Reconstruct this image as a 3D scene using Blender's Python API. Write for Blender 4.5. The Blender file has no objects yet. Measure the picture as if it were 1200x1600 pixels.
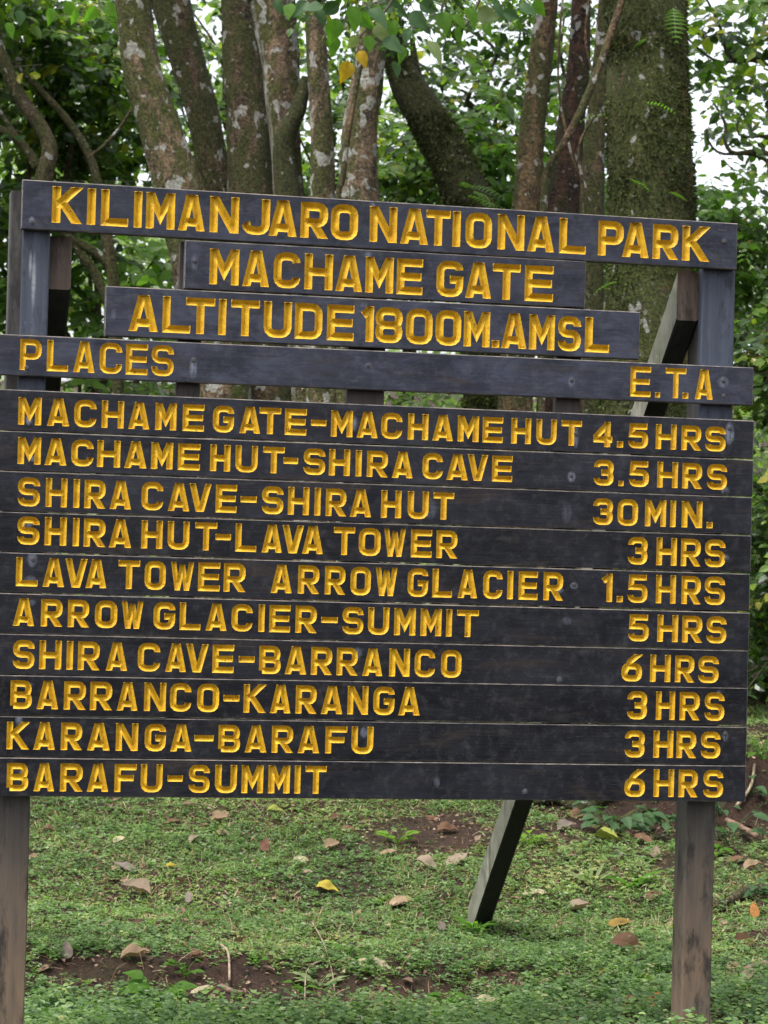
import bpy, math, random
import numpy as np
from mathutils import Vector, Matrix, noise
from mathutils.geometry import delaunay_2d_cdt

S = bpy.context.scene
C = S.collection
R = math.radians

# ------------------------------------------------------------------ camera, sky, sun, exposure
F_PX = 3600.0                      # focal length in pixels of a 1200 x 1600 picture
ROLL, PITCH = 0.0275, math.atan(54 / F_PX)
EYE = Vector((0, 0, 1.63))
_f = Vector((0, math.cos(PITCH), math.sin(PITCH)))
_r0 = Vector((1, 0, 0)); _u0 = _r0.cross(_f)
_r = _r0 * math.cos(ROLL) + _u0 * math.sin(ROLL)
_u = _u0 * math.cos(ROLL) - _r0 * math.sin(ROLL)
cd = bpy.data.cameras.new('camera'); cam = bpy.data.objects.new('camera', cd); C.objects.link(cam)
M_ = Matrix((_r, _u, -_f)).transposed().to_4x4(); M_.translation = EYE
cam.matrix_world = M_
cd.sensor_fit = 'HORIZONTAL'; cd.sensor_width = 36; cd.lens = 36 * F_PX / 1200
cd.clip_start = 0.1; cd.clip_end = 1000
cd.dof.use_dof = True; cd.dof.focus_distance = 7.6; cd.dof.aperture_fstop = 11
S.camera = cam
def at(px, py, Y):
    'the point at distance Y (world y) that stands at a picture position of the photograph'
    d = _f + _r * ((px - 600) / F_PX) - _u * ((py - 800) / F_PX)
    return EYE + d * (Y / d.y)

SUN_EL, SUN_AZ = R(66), R(222)      # azimuth clockwise from +y
w = bpy.data.worlds.new('World'); S.world = w; w.use_nodes = True
nt = w.node_tree; bg = nt.nodes['Background']
sky = nt.nodes.new('ShaderNodeTexSky'); sky.sky_type = 'NISHITA'; sky.sun_disc = False
sky.sun_elevation = SUN_EL; sky.sun_rotation = SUN_AZ; sky.air_density = 1.0; sky.dust_density = 4.0; sky.ozone_density = 1.0
hs = nt.nodes.new('ShaderNodeHueSaturation'); hs.inputs['Saturation'].default_value = 0.25; hs.inputs['Value'].default_value = 1.0
nt.links.new(sky.outputs[0], hs.inputs['Color']); nt.links.new(hs.outputs[0], bg.inputs[0]); bg.inputs[1].default_value = 0.15
sl = bpy.data.lights.new('sun', 'SUN'); so = bpy.data.objects.new('sun', sl); C.objects.link(so)
sl.energy = 1.5; sl.angle = R(20); sl.color = (1, .96, .9)
so.rotation_euler = (R(90) - SUN_EL, 0, math.pi - SUN_AZ)
sd = Vector((math.sin(SUN_AZ) * math.cos(SUN_EL), math.cos(SUN_AZ) * math.cos(SUN_EL), math.sin(SUN_EL)))
so.rotation_euler = sd.to_track_quat('Z', 'Y').to_euler()
S.view_settings.view_transform = 'Standard'; S.view_settings.look = 'None'
S.view_settings.exposure = 1.55; S.view_settings.gamma = 1; S.view_settings.use_curve_mapping = False
S.render.engine = 'CYCLES'
S.cycles.max_bounces = 8; S.cycles.diffuse_bounces = 4; S.cycles.transmission_bounces = 6; S.cycles.transparent_max_bounces = 8
rng = np.random.default_rng(7); random.seed(7)

# ------------------------------------------------------------------ helpers
def tag(o, label=None, cat=None, group=None, kind=None):
    for k, v in (('label', label), ('category', cat), ('group', group), ('kind', kind)):
        if v: o[k] = v
    return o
def empty(name, loc, label, cat, group=None, rz=0):
    o = bpy.data.objects.new(name, None); C.objects.link(o); o.location = loc; o.rotation_euler.z = rz
    return tag(o, label, cat, group)
def link(name, me, parent=None, loc=None):
    o = bpy.data.objects.new(name, me); C.objects.link(o)
    if parent: o.parent = parent
    if loc is not None: o.location = loc
    return o
def mesh_np(name, V, F, mats, tint=None, smooth=False, mi=None):
    'mesh from an (n,3) array of corners and an (m,k) array of faces'
    V = np.asarray(V, dtype=np.float32); F = np.asarray(F, dtype=np.int32)
    me = bpy.data.meshes.new(name); n, k = F.shape
    me.vertices.add(len(V)); me.vertices.foreach_set('co', V.ravel())
    me.loops.add(n * k); me.loops.foreach_set('vertex_index', F.ravel())
    me.polygons.add(n); me.polygons.foreach_set('loop_start', np.arange(0, n * k, k, dtype=np.int32))
    if mi is not None: me.polygons.foreach_set('material_index', np.asarray(mi, dtype=np.int32))
    me.polygons.foreach_set('use_smooth', np.full(n, smooth))
    if tint is not None:
        a = me.attributes.new('tint', 'FLOAT', 'POINT'); a.data.foreach_set('value', np.asarray(tint, dtype=np.float32))
    me.update(calc_edges=True)
    for m in (mats if isinstance(mats, (list, tuple)) else [mats]): me.materials.append(m)
    return me
def mesh_py(name, V, F, mats, smooth=False, mi=None):
    me = bpy.data.meshes.new(name); me.from_pydata([tuple(v) for v in V], [], F); me.update()
    for m in (mats if isinstance(mats, (list, tuple)) else [mats]): me.materials.append(m)
    if smooth: me.polygons.foreach_set('use_smooth', [True] * len(me.polygons))
    if mi: me.polygons.foreach_set('material_index', mi)
    return me
def vnoise(x, y, seed=0, scale=1.0):
    'smooth value noise on arrays, 0..1'
    g = np.random.default_rng(seed).random((256, 256))
    x = np.asarray(x) * scale + 61.3; y = np.asarray(y) * scale + 47.7
    xi = np.floor(x).astype(int); yi = np.floor(y).astype(int); fx = x - xi; fy = y - yi
    fx = fx * fx * (3 - 2 * fx); fy = fy * fy * (3 - 2 * fy)
    a = g[xi % 256, yi % 256]; b = g[(xi + 1) % 256, yi % 256]; c = g[xi % 256, (yi + 1) % 256]; d = g[(xi + 1) % 256, (yi + 1) % 256]
    return (a * (1 - fx) + b * fx) * (1 - fy) + (c * (1 - fx) + d * fx) * fy

# ------------------------------------------------------------------ materials
class Mat:
    def __init__(s, name, rough=.6, spec=.5):
        s.m = bpy.data.materials.new(name); s.m.use_nodes = True; s.t = s.m.node_tree; s.b = s.t.nodes['Principled BSDF']
        s.b.inputs['Roughness'].default_value = rough; s.b.inputs['Specular IOR Level'].default_value = spec
        s.tc = s.t.nodes.new('ShaderNodeTexCoord')
    def n(s, t, **k):
        o = s.t.nodes.new(t)
        for a, b in k.items(): setattr(o, a, b)
        return o
    def l(s, a, b): s.t.links.new(a, b)
    def noise(s, scale, detail=4, rough=.55, vec=(1, 1, 1), dist=0):
        mp = s.n('ShaderNodeMapping'); mp.inputs['Scale'].default_value = vec; s.l(s.tc.outputs['Object'], mp.inputs[0])
        o = s.n('ShaderNodeTexNoise'); o.inputs['Scale'].default_value = scale; o.inputs['Detail'].default_value = detail
        o.inputs['Roughness'].default_value = rough; o.inputs['Distortion'].default_value = dist; s.l(mp.outputs[0], o.inputs['Vector']); return o.outputs[0]
    def ramp(s, x, stops, mode='LINEAR'):
        o = s.n('ShaderNodeValToRGB'); e = o.color_ramp; e.interpolation = mode
        while len(e.elements) < len(stops): e.elements.new(.5)
        for k, (p, c) in enumerate(stops):
            e.elements[k].position = p; e.elements[k].color = (c, c, c, 1) if isinstance(c, (int, float)) else (*c, 1)
        s.l(x, o.inputs[0]); return o.outputs[0]
    def mix(s, f, a, b, mode='MIX'):
        o = s.n('ShaderNodeMix', data_type='RGBA', blend_type=mode)
        for v, i in ((f, 0), (a, 6), (b, 7)):
            if isinstance(v, (int, float)): o.inputs[i].default_value = v
            elif isinstance(v, tuple): o.inputs[i].default_value = (*v, 1)
            else: s.l(v, o.inputs[i])
        return o.outputs[2]
    def math(s, op, a, b=0.0):
        o = s.n('ShaderNodeMath', operation=op)
        for v, i in ((a, 0), (b, 1)):
            if isinstance(v, (int, float)): o.inputs[i].default_value = v
            else: s.l(v, o.inputs[i])
        return o.outputs[0]
    def bump(s, h, strength=.3, dist=.01):
        o = s.n('ShaderNodeBump'); o.inputs['Strength'].default_value = strength; o.inputs['Distance'].default_value = dist
        s.l(h, o.inputs['Height']); s.l(o.outputs[0], s.b.inputs['Normal']); return o
    def col(s, c):
        if isinstance(c, tuple): s.b.inputs['Base Color'].default_value = (*c, 1)
        else: s.l(c, s.b.inputs['Base Color'])
    def spots(s, lst):
        'soft pale runs round old bolt holes, each (u, z, half width, length down, strength)'
        sp = s.n('ShaderNodeSeparateXYZ'); s.l(s.tc.outputs['Object'], sp.inputs[0]); acc = None
        for (u, z, rx, rz, k) in lst:
            dx = s.math('DIVIDE', s.math('SUBTRACT', sp.outputs[0], u), rx); dz = s.math('DIVIDE', s.math('SUBTRACT', sp.outputs[2], z), rz)
            d = s.math('ADD', s.math('MULTIPLY', dx, dx), s.math('MULTIPLY', dz, dz))
            v = s.math('MULTIPLY', s.math('MAXIMUM', s.math('SUBTRACT', 1.0, d), 0.0), k)
            acc = v if acc is None else s.math('MAXIMUM', acc, v)
        return acc

def plank_mat(name, dark, light, spots, wear=.5):
    m = Mat(name, .55, .14)
    cl = m.noise(1.0, 5, .7, (6, 6, 10), .8)
    g = m.noise(1.0, 6, .65, (5, 60, 90)); big = m.noise(1.0, 5, .6, (3.2, 5, 7), .4); fine = m.noise(160, 3, .7)
    c = m.mix(m.ramp(g, [(.25, 0.05), (.8, .8)]), dark, light)
    c = m.mix(m.ramp(big, [(.4, 0.0), (.7, .75)]), c, tuple(x * 1.35 + .004 for x in light))
    c = m.mix(m.ramp(cl, [(.46, 0.0), (.68, .8 * wear)]), c, tuple(x * 2.0 + .003 for x in light))
    c = m.mix(m.ramp(m.noise(1.0, 4, .65, (3, 3, 14), .5), [(.55, 0.0), (.7, .6)]), c, (.03, .022, .017))
    mot = m.noise(26, 5, .75)
    c = m.mix(m.ramp(mot, [(.5, 0.0), (.72, .5 * wear)]), c, (.075, .075, .078))
    c = m.mix(m.ramp(fine, [(.68, 0.0), (.78, .35 * wear)]), c, (.12, .10, .08))
    scr = m.noise(1.0, 2, .5, (9, 9, 420), 1.2)
    c = m.mix(m.ramp(scr, [(.7, 0.0), (.76, .4 * wear)]), c, (.2, .19, .18))
    if spots:
        sp = m.math('MULTIPLY', m.spots(spots), m.ramp(m.noise(1.0, 5, .75, (90, 40, 22)), [(.35, .1), (.62, 1.0)]))
        c = m.mix(sp, c, (.17, .19, .24))
    m.col(c)
    m.l(m.ramp(mot, [(.3, .38), (.7, .6)]), m.b.inputs['Roughness'])
    m.bump(m.math('ADD', g, m.math('MULTIPLY', fine, .3)), .35, .003)
    return m.m
def worn_edge_mat():
    m = Mat('worn_plank_edge', .75, .3)
    m.col(m.mix(m.ramp(m.noise(1.0, 5, .7, (14, 40, 60)), [(.38, 0.0), (.62, 1.0)]), (.035, .035, .038), (.16, .135, .115))); return m.m
def plank_side_mat():
    m = Mat('plank_side_paint', .6, .4); m.col(m.mix(m.noise(1, 5, .6, (4, 60, 60)), (.035, .037, .045), (.08, .08, .09))); return m.m
def letter_mat():
    m = Mat('yellow_letter_paint', .62, .3)
    a = m.noise(30, 6, .8); b = m.noise(190, 3, .6); c = m.noise(5, 2, .5)
    col = m.mix(m.ramp(a, [(.3, 0.0), (.65, 1.0)]), (.34, .17, .006), (.61, .385, .016))
    col = m.mix(m.ramp(c, [(.35, .0), (.7, .45)]), col, (.42, .215, .006))
    col = m.mix(m.ramp(b, [(.62, 0.0), (.76, .8)]), col, (.12, .055, .01))
    chip = m.noise(1.0, 3, .6, (70, 70, 45)); col = m.mix(m.ramp(chip, [(.66, 0.0), (.70, .7)]), col, (.06, .035, .015))
    m.col(col); m.bump(a, .5, .006); return m.m
def timber_mat(name, c1, c2, mud=None, streak=(40, 40, 1.6), spots=None, moss=0):
    m = Mat(name, .65, .35)
    g = m.noise(1.0, 6, .65, streak); b = m.noise(6, 4, .6)
    c = m.mix(m.ramp(g, [(.32, 0.0), (.7, 1.0)]), c1, c2)
    if mud:      # splashed soil that has dried on the lower post
        sp = m.n('ShaderNodeSeparateXYZ'); m.l(m.tc.outputs['Object'], sp.inputs[0])
        h = m.n('ShaderNodeMapRange'); h.inputs[1].default_value = mud[1]; h.inputs[2].default_value = mud[2]; h.inputs[3].default_value = 1; h.inputs[4].default_value = 0
        m.l(sp.outputs[2], h.inputs[0])
        k = m.math('MULTIPLY', h.outputs[0], m.ramp(m.noise(1.0, 5, .6, (30, 30, 5)), [(.3, .35), (.65, 1.0)]))
        c = m.mix(k, c, mud[0])
    if moss: c = m.mix(m.ramp(b, [(.48, 0.0), (.66, moss)]), c, (.05, .06, .02))
    if spots: c = m.mix(m.math('MULTIPLY', m.spots(spots), m.ramp(m.noise(60, 4, .7), [(.3, .3), (.7, 1.0)])), c, (.3, .31, .33))
    c = m.mix(m.ramp(m.noise(1.0, 5, .7, (16, 16, 5)), [(.52, 0.0), (.64, .8)]), c, tuple(x*.3 for x in c1))
    c = m.mix(m.ramp(m.noise(1.0, 4, .7, (12, 12, 3)), [(.56, 0.0), (.7, .5)]), c, tuple(x*1.7 for x in c2))
    c = m.mix(m.ramp(m.noise(70, 3, .7), [(.68, 0.0), (.74, .6)]), c, tuple(x*2 for x in c2))
    m.col(c); m.bump(g, .4, .004); return m.m
def bark_mat(name, base, dark, moss_c, moss=.5, lichen=.3, rust=0.0, side=None):
    m = Mat(name, .85, .25)
    g = m.noise(1.0, 6, .7, (16, 16, 7), .5); f = m.noise(55, 5, .75)
    dark = tuple(x*.5 for x in dark); base = (base[0]*1.02, base[1]*.88, base[2]*.74); moss_c = tuple(x*.8 for x in moss_c)
    c = m.mix(m.ramp(g, [(.40, 0.0), (.58, 1.0)]), dark, base)
    c = m.mix(m.ramp(f, [(.5, 0.0), (.66, .8)]), c, tuple(x * 2.0 for x in base))
    c = m.mix(m.ramp(m.noise(1.0, 4, .7, (28, 28, 40), .8), [(.5, 0.0), (.6, .7)]), c, dark)
    if rust: c = m.mix(m.ramp(m.noise(5, 5, .65), [(.5, 0.0), (.62, rust)]), c, (.14, .07, .018))
    k = m.noise(1.0, 6, .7, (5.5, 5.5, 2.2), .6)
    c = m.mix(m.ramp(k, [(.60 - .26 * moss, 0.0), (.66 - .26 * moss, .9)]), c, m.mix(m.ramp(f, [(.4, 0.0), (.6, 1.0)]), tuple(x * .35 for x in moss_c), tuple(x * 1.25 for x in moss_c)))
    if lichen:
        v = m.noise(1.0, 2.6, .5, (11, 11, 9), .35)
        c = m.mix(m.ramp(v, [(.69 - .13 * lichen, 0.0), (.715 - .13 * lichen, .85)]), c, m.mix(m.ramp(f, [(.35, 0.0), (.6, 1.0)]), (.16, .16, .13), (.44, .44, .40)))
        v2 = m.noise(1.0, 3, .6, (30, 30, 24))
        c = m.mix(m.ramp(v2, [(.655, 0.0), (.68, .7)]), c, (.24, .24, .20))
    if side:     # a strip that keeps to one side of the stem
        nrm = m.n('ShaderNodeNewGeometry'); d = m.n('ShaderNodeVectorMath', operation='DOT_PRODUCT'); d.inputs[1].default_value = side[0]
        m.l(nrm.outputs['Normal'], d.inputs[0])
        q = m.math('MULTIPLY', m.ramp(d.outputs['Value'], [(side[2], 0.0), (side[2] + .12, 1.0), (min(side[3], .99), 1.0 if side[3] >= 1 else 0.0)]), m.ramp(m.noise(1.0, 6, .75, (16, 16, 4)), [(.46, 0.0), (.56, .9)]))
        c = m.mix(q, c, side[1])
    m.col(c); m.bump(m.math('ADD', g, m.math('MULTIPLY', f, .8)), 1.0, .045); return m.m
def leaf_mat(name, stops, trans=.35, rough=.42, tcol=None, spec=.5):
    m = Mat(name, rough, spec)
    a = m.n('ShaderNodeAttribute'); a.attribute_name = 'tint'
    c = m.ramp(a.outputs['Fac'], stops); c = m.mix(m.ramp(m.noise(60, 2, .5), [(.3, .0), (.8, .25)]), c, (.05, .06, .02)); m.col(c)
    tr = m.n('ShaderNodeBsdfTranslucent'); m.l(m.mix(1.0, c, tcol or (1.6, 1.9, .7), 'MULTIPLY'), tr.inputs[0])
    mx = m.n('ShaderNodeMixShader'); mx.inputs[0].default_value = trans
    out = [x for x in m.t.nodes if x.type == 'OUTPUT_MATERIAL'][0]
    m.l(m.b.outputs[0], mx.inputs[1]); m.l(tr.outputs[0], mx.inputs[2]); m.l(mx.outputs[0], out.inputs[0]); return m.m

PLANKS = [  # role, left, right, bottom, top, slope, stroke width, then every carved sign as (sign, left, right, foot, head); metres on the board
    ('title', 0.043, 2.447, 2.6089, 2.7658, -0.00244, 0.0292, [
        ('K', 0.139, 0.233, 2.6337, 2.7502), ('I', 0.249, 0.278, 2.6335, 2.7501), ('L', 0.294, 0.382, 2.6334, 2.75), ('I', 0.398, 0.427, 2.6332, 2.7499), ('M', 0.439, 0.532, 2.633, 2.7498),
        ('A', 0.543, 0.628, 2.6328, 2.7496), ('N', 0.645, 0.74, 2.6326, 2.7495), ('J', 0.749, 0.841, 2.6324, 2.7493), ('A', 0.839, 0.93, 2.6322, 2.7492), ('R', 0.943, 1.034, 2.632, 2.7491),
        ('O', 1.043, 1.134, 2.6318, 2.7489), ('N', 1.173, 1.265, 2.6315, 2.7487), ('A', 1.276, 1.369, 2.6313, 2.7486), ('T', 1.363, 1.445, 2.6311, 2.7485), ('I', 1.452, 1.48, 2.631, 2.7484),
        ('O', 1.497, 1.587, 2.6308, 2.7483), ('N', 1.607, 1.699, 2.6306, 2.7481), ('A', 1.71, 1.801, 2.6304, 2.748), ('L', 1.819, 1.912, 2.6301, 2.7478), ('P', 1.955, 2.044, 2.6298, 2.7476),
        ('A', 2.04, 2.132, 2.6297, 2.7475), ('R', 2.146, 2.236, 2.6294, 2.7474), ('K', 2.25, 2.346, 2.6292, 2.7472),
    ]),
    ('gate', 0.568, 1.915, 2.4444, 2.6002, 0.00140, 0.0281, [
        ('M', 0.649, 0.745, 2.4615, 2.5775), ('A', 0.758, 0.844, 2.4611, 2.5775), ('C', 0.859, 0.947, 2.4608, 2.5775), ('H', 0.96, 1.054, 2.4605, 2.5775), ('A', 1.064, 1.152, 2.4601, 2.5775),
        ('M', 1.163, 1.257, 2.4598, 2.5775), ('E', 1.268, 1.356, 2.4594, 2.5775), ('G', 1.402, 1.493, 2.459, 2.5775), ('A', 1.502, 1.589, 2.4587, 2.5774), ('T', 1.594, 1.69, 2.4583, 2.5774),
        ('E', 1.704, 1.803, 2.458, 2.5774),
    ]),
    ('alt', 0.317, 2.109, 2.2799, 2.4396, 0.00123, 0.0281, [
        ('A', 0.394, 0.486, 2.2987, 2.4159), ('L', 0.501, 0.592, 2.2986, 2.4158), ('T', 0.577, 0.671, 2.2985, 2.4157), ('I', 0.681, 0.708, 2.2984, 2.4156), ('T', 0.723, 0.817, 2.2984, 2.4155),
        ('U', 0.83, 0.922, 2.2982, 2.4154), ('D', 0.933, 1.024, 2.2981, 2.4152), ('E', 1.039, 1.129, 2.298, 2.4151), ('1', 1.159, 1.195, 2.2979, 2.4149), ('8', 1.201, 1.292, 2.2978, 2.4148),
        ('0', 1.303, 1.393, 2.2977, 2.4147), ('0', 1.404, 1.491, 2.2976, 2.4146), ('M', 1.5, 1.589, 2.2975, 2.4144), ('.', 1.596, 1.622, 2.2974, 2.4143), ('A', 1.629, 1.715, 2.2974, 2.4143),
        ('M', 1.724, 1.812, 2.2973, 2.4141), ('S', 1.823, 1.903, 2.2972, 2.414), ('L', 1.917, 2.002, 2.297, 2.4139),
    ]),
    ('places', -0.030, 2.517, 2.1415, 2.2707, 0.00073, 0.0208, [
        ('P', 0.051, 0.119, 2.1594, 2.2581), ('L', 0.136, 0.204, 2.1592, 2.2581), ('A', 0.221, 0.288, 2.1591, 2.258), ('C', 0.304, 0.376, 2.1589, 2.258), ('E', 0.388, 0.458, 2.1588, 2.2579),
        ('S', 0.47, 0.542, 2.1586, 2.2579), ('E', 2.08, 2.152, 2.1556, 2.257), ('.', 2.168, 2.186, 2.1555, 2.257), ('T', 2.204, 2.277, 2.1554, 2.257), ('.', 2.265, 2.286, 2.1553, 2.2569),
        ('A', 2.309, 2.372, 2.1552, 2.2569),
    ]),
    ('row0', -0.030, 2.524, 1.9670, 2.0961, -0.00160, 0.0219, [
        ('M', 0.052, 0.125, 1.9856, 2.073), ('A', 0.143, 0.212, 1.9856, 2.0729), ('C', 0.228, 0.299, 1.9857, 2.0728), ('H', 0.316, 0.387, 1.9858, 2.0728), ('A', 0.402, 0.469, 1.9858, 2.0727),
        ('M', 0.488, 0.556, 1.9859, 2.0726), ('E', 0.575, 0.645, 1.9859, 2.0725), ('G', 0.674, 0.743, 1.986, 2.0724), ('A', 0.762, 0.829, 1.9861, 2.0723), ('T', 0.825, 0.896, 1.9861, 2.0722),
        ('E', 0.909, 0.981, 1.9862, 2.0721), ('-', 0.996, 1.047, 1.9862, 2.0721), ('M', 1.062, 1.134, 1.9863, 2.072), ('A', 1.149, 1.218, 1.9864, 2.0719), ('C', 1.23, 1.301, 1.9864, 2.0718),
        ('H', 1.319, 1.388, 1.9865, 2.0717), ('A', 1.403, 1.472, 1.9865, 2.0716), ('M', 1.488, 1.56, 1.9866, 2.0715), ('E', 1.573, 1.643, 1.9867, 2.0714), ('H', 1.672, 1.74, 1.9867, 2.0713),
        ('U', 1.758, 1.828, 1.9868, 2.0712), ('T', 1.844, 1.915, 1.9869, 2.0712), ('4', 1.951, 2.022, 1.9869, 2.071), ('.', 2.038, 2.06, 1.987, 2.071), ('5', 2.078, 2.148, 1.987, 2.0709),
        ('H', 2.175, 2.248, 1.9871, 2.0708), ('R', 2.266, 2.336, 1.9872, 2.0707), ('S', 2.35, 2.423, 1.9872, 2.0706),
    ]),
    ('row1', -0.030, 2.525, 1.8398, 1.9678, -0.00224, 0.0219, [
        ('M', 0.054, 0.127, 1.8605, 1.9459), ('A', 0.139, 0.207, 1.8604, 1.9459), ('C', 0.222, 0.293, 1.8604, 1.9459), ('H', 0.305, 0.379, 1.8603, 1.9459), ('A', 0.393, 0.463, 1.8603, 1.9459),
        ('M', 0.477, 0.547, 1.8602, 1.9459), ('E', 0.564, 0.636, 1.8602, 1.9458), ('H', 0.668, 0.734, 1.8601, 1.9458), ('U', 0.751, 0.824, 1.8601, 1.9458), ('T', 0.841, 0.911, 1.86, 1.9458),
        ('-', 0.909, 0.957, 1.86, 1.9458), ('S', 0.974, 1.046, 1.8599, 1.9458), ('H', 1.059, 1.129, 1.8599, 1.9458), ('I', 1.146, 1.17, 1.8598, 1.9458), ('R', 1.185, 1.255, 1.8598, 1.9458),
        ('A', 1.271, 1.339, 1.8597, 1.9458), ('C', 1.372, 1.441, 1.8597, 1.9458), ('A', 1.454, 1.526, 1.8596, 1.9458), ('V', 1.526, 1.594, 1.8596, 1.9458), ('E', 1.609, 1.679, 1.8595, 1.9458),
        ('3', 1.961, 2.03, 1.8593, 1.9457), ('.', 2.048, 2.066, 1.8593, 1.9457), ('5', 2.084, 2.154, 1.8592, 1.9457), ('H', 2.183, 2.256, 1.8592, 1.9457), ('R', 2.272, 2.342, 1.8591, 1.9457),
        ('S', 2.36, 2.431, 1.8591, 1.9457),
    ]),
    ('row2', -0.030, 2.524, 1.7105, 1.8395, -0.00208, 0.0219, [
        ('S', 0.058, 0.128, 1.7272, 1.8187), ('H', 0.145, 0.213, 1.7272, 1.8186), ('I', 0.232, 0.254, 1.7272, 1.8185), ('R', 0.268, 0.335, 1.7272, 1.8184), ('A', 0.35, 0.417, 1.7272, 1.8183),
        ('C', 0.45, 0.52, 1.7272, 1.8182), ('A', 0.537, 0.605, 1.7272, 1.818), ('V', 0.605, 0.675, 1.7272, 1.8179), ('E', 0.69, 0.759, 1.7272, 1.8178), ('-', 0.771, 0.824, 1.7272, 1.8177),
        ('S', 0.841, 0.912, 1.7272, 1.8176), ('H', 0.927, 0.997, 1.7272, 1.8175), ('I', 1.014, 1.035, 1.7272, 1.8174), ('R', 1.052, 1.12, 1.7272, 1.8173), ('A', 1.133, 1.203, 1.7272, 1.8172),
        ('H', 1.236, 1.304, 1.7271, 1.8171), ('U', 1.326, 1.397, 1.7271, 1.8169), ('T', 1.412, 1.482, 1.7271, 1.8168), ('3', 1.962, 2.031, 1.7271, 1.816), ('0', 2.047, 2.119, 1.7271, 1.8159),
        ('M', 2.144, 2.218, 1.7271, 1.8158), ('I', 2.23, 2.255, 1.7271, 1.8157), ('N', 2.273, 2.346, 1.7271, 1.8156), ('.', 2.362, 2.384, 1.727, 1.8155),
    ]),
    ('row3', -0.030, 2.525, 1.5818, 1.7108, -0.00230, 0.0219, [
        ('S', 0.06, 0.13, 1.6053, 1.6947), ('H', 0.146, 0.215, 1.605, 1.6945), ('I', 0.233, 0.256, 1.6047, 1.6944), ('R', 0.27, 0.339, 1.6045, 1.6943), ('A', 0.351, 0.421, 1.6042, 1.6941),
        ('H', 0.454, 0.522, 1.6039, 1.6939), ('U', 0.538, 0.608, 1.6036, 1.6937), ('T', 0.627, 0.698, 1.6033, 1.6936), ('-', 0.694, 0.744, 1.6031, 1.6934), ('L', 0.758, 0.827, 1.6028, 1.6933),
        ('A', 0.846, 0.911, 1.6025, 1.6931), ('V', 0.912, 0.981, 1.6022, 1.693), ('A', 0.979, 1.047, 1.602, 1.6929), ('T', 1.083, 1.153, 1.6016, 1.6927), ('O', 1.166, 1.239, 1.6013, 1.6925),
        ('W', 1.25, 1.323, 1.601, 1.6923), ('E', 1.34, 1.411, 1.6007, 1.6922), ('R', 1.427, 1.498, 1.6004, 1.692), ('3', 2.087, 2.156, 1.5981, 1.6907), ('H', 2.188, 2.26, 1.5977, 1.6905),
        ('R', 2.274, 2.344, 1.5974, 1.6903), ('S', 2.36, 2.433, 1.5971, 1.6901),
    ]),
    ('row4', -0.030, 2.524, 1.4526, 1.5826, -0.00298, 0.0219, [
        ('L', 0.059, 0.128, 1.4731, 1.5645), ('A', 0.144, 0.211, 1.4731, 1.5646), ('V', 0.215, 0.284, 1.473, 1.5647), ('A', 0.28, 0.345, 1.473, 1.5647), ('T', 0.384, 0.453, 1.4729, 1.5648),
        ('O', 0.468, 0.536, 1.4728, 1.5648), ('W', 0.552, 0.627, 1.4727, 1.5649), ('E', 0.641, 0.712, 1.4726, 1.565), ('R', 0.724, 0.795, 1.4725, 1.565), ('A', 0.879, 0.947, 1.4724, 1.5652),
        ('R', 0.968, 1.038, 1.4723, 1.5652), ('R', 1.057, 1.125, 1.4722, 1.5653), ('O', 1.142, 1.21, 1.4722, 1.5653), ('W', 1.225, 1.298, 1.4721, 1.5654), ('G', 1.333, 1.402, 1.472, 1.5655),
        ('L', 1.417, 1.484, 1.4719, 1.5656), ('A', 1.504, 1.569, 1.4718, 1.5656), ('C', 1.589, 1.655, 1.4718, 1.5657), ('I', 1.672, 1.692, 1.4717, 1.5657), ('E', 1.71, 1.776, 1.4717, 1.5658),
        ('R', 1.796, 1.864, 1.4716, 1.5658), ('1', 2.003, 2.036, 1.4714, 1.566), ('.', 2.052, 2.074, 1.4714, 1.566), ('5', 2.09, 2.16, 1.4713, 1.5661), ('H', 2.189, 2.259, 1.4712, 1.5661),
        ('R', 2.28, 2.348, 1.4711, 1.5662), ('S', 2.361, 2.434, 1.4711, 1.5663),
    ]),
    ('row5', -0.030, 2.525, 1.3240, 1.4539, -0.00406, 0.0219, [
        ('A', 0.055, 0.121, 1.3472, 1.4345), ('R', 0.142, 0.21, 1.3471, 1.4345), ('R', 0.227, 0.294, 1.3469, 1.4345), ('O', 0.312, 0.383, 1.3468, 1.4345), ('W', 0.398, 0.467, 1.3467, 1.4345),
        ('G', 0.5, 0.57, 1.3466, 1.4345), ('L', 0.585, 0.653, 1.3465, 1.4346), ('A', 0.67, 0.737, 1.3464, 1.4346), ('C', 0.753, 0.822, 1.3462, 1.4346), ('I', 0.841, 0.862, 1.3461, 1.4346),
        ('E', 0.877, 0.946, 1.3461, 1.4346), ('R', 0.963, 1.033, 1.346, 1.4346), ('-', 1.048, 1.103, 1.3458, 1.4346), ('S', 1.118, 1.188, 1.3457, 1.4347), ('U', 1.203, 1.274, 1.3456, 1.4347),
        ('M', 1.291, 1.363, 1.3455, 1.4347), ('M', 1.38, 1.451, 1.3454, 1.4347), ('I', 1.464, 1.488, 1.3453, 1.4347), ('T', 1.503, 1.577, 1.3452, 1.4347), ('5', 2.096, 2.168, 1.3444, 1.4348),
        ('H', 2.197, 2.27, 1.3443, 1.4349), ('R', 2.285, 2.356, 1.3442, 1.4349), ('S', 2.372, 2.443, 1.3441, 1.4349),
    ]),
    ('row6', -0.030, 2.524, 1.1929, 1.3237, -0.00391, 0.0219, [
        ('S', 0.057, 0.125, 1.2112, 1.3025), ('H', 0.14, 0.21, 1.2111, 1.3024), ('I', 0.226, 0.247, 1.2111, 1.3023), ('R', 0.263, 0.332, 1.211, 1.3023), ('A', 0.353, 0.42, 1.2109, 1.3022),
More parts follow.
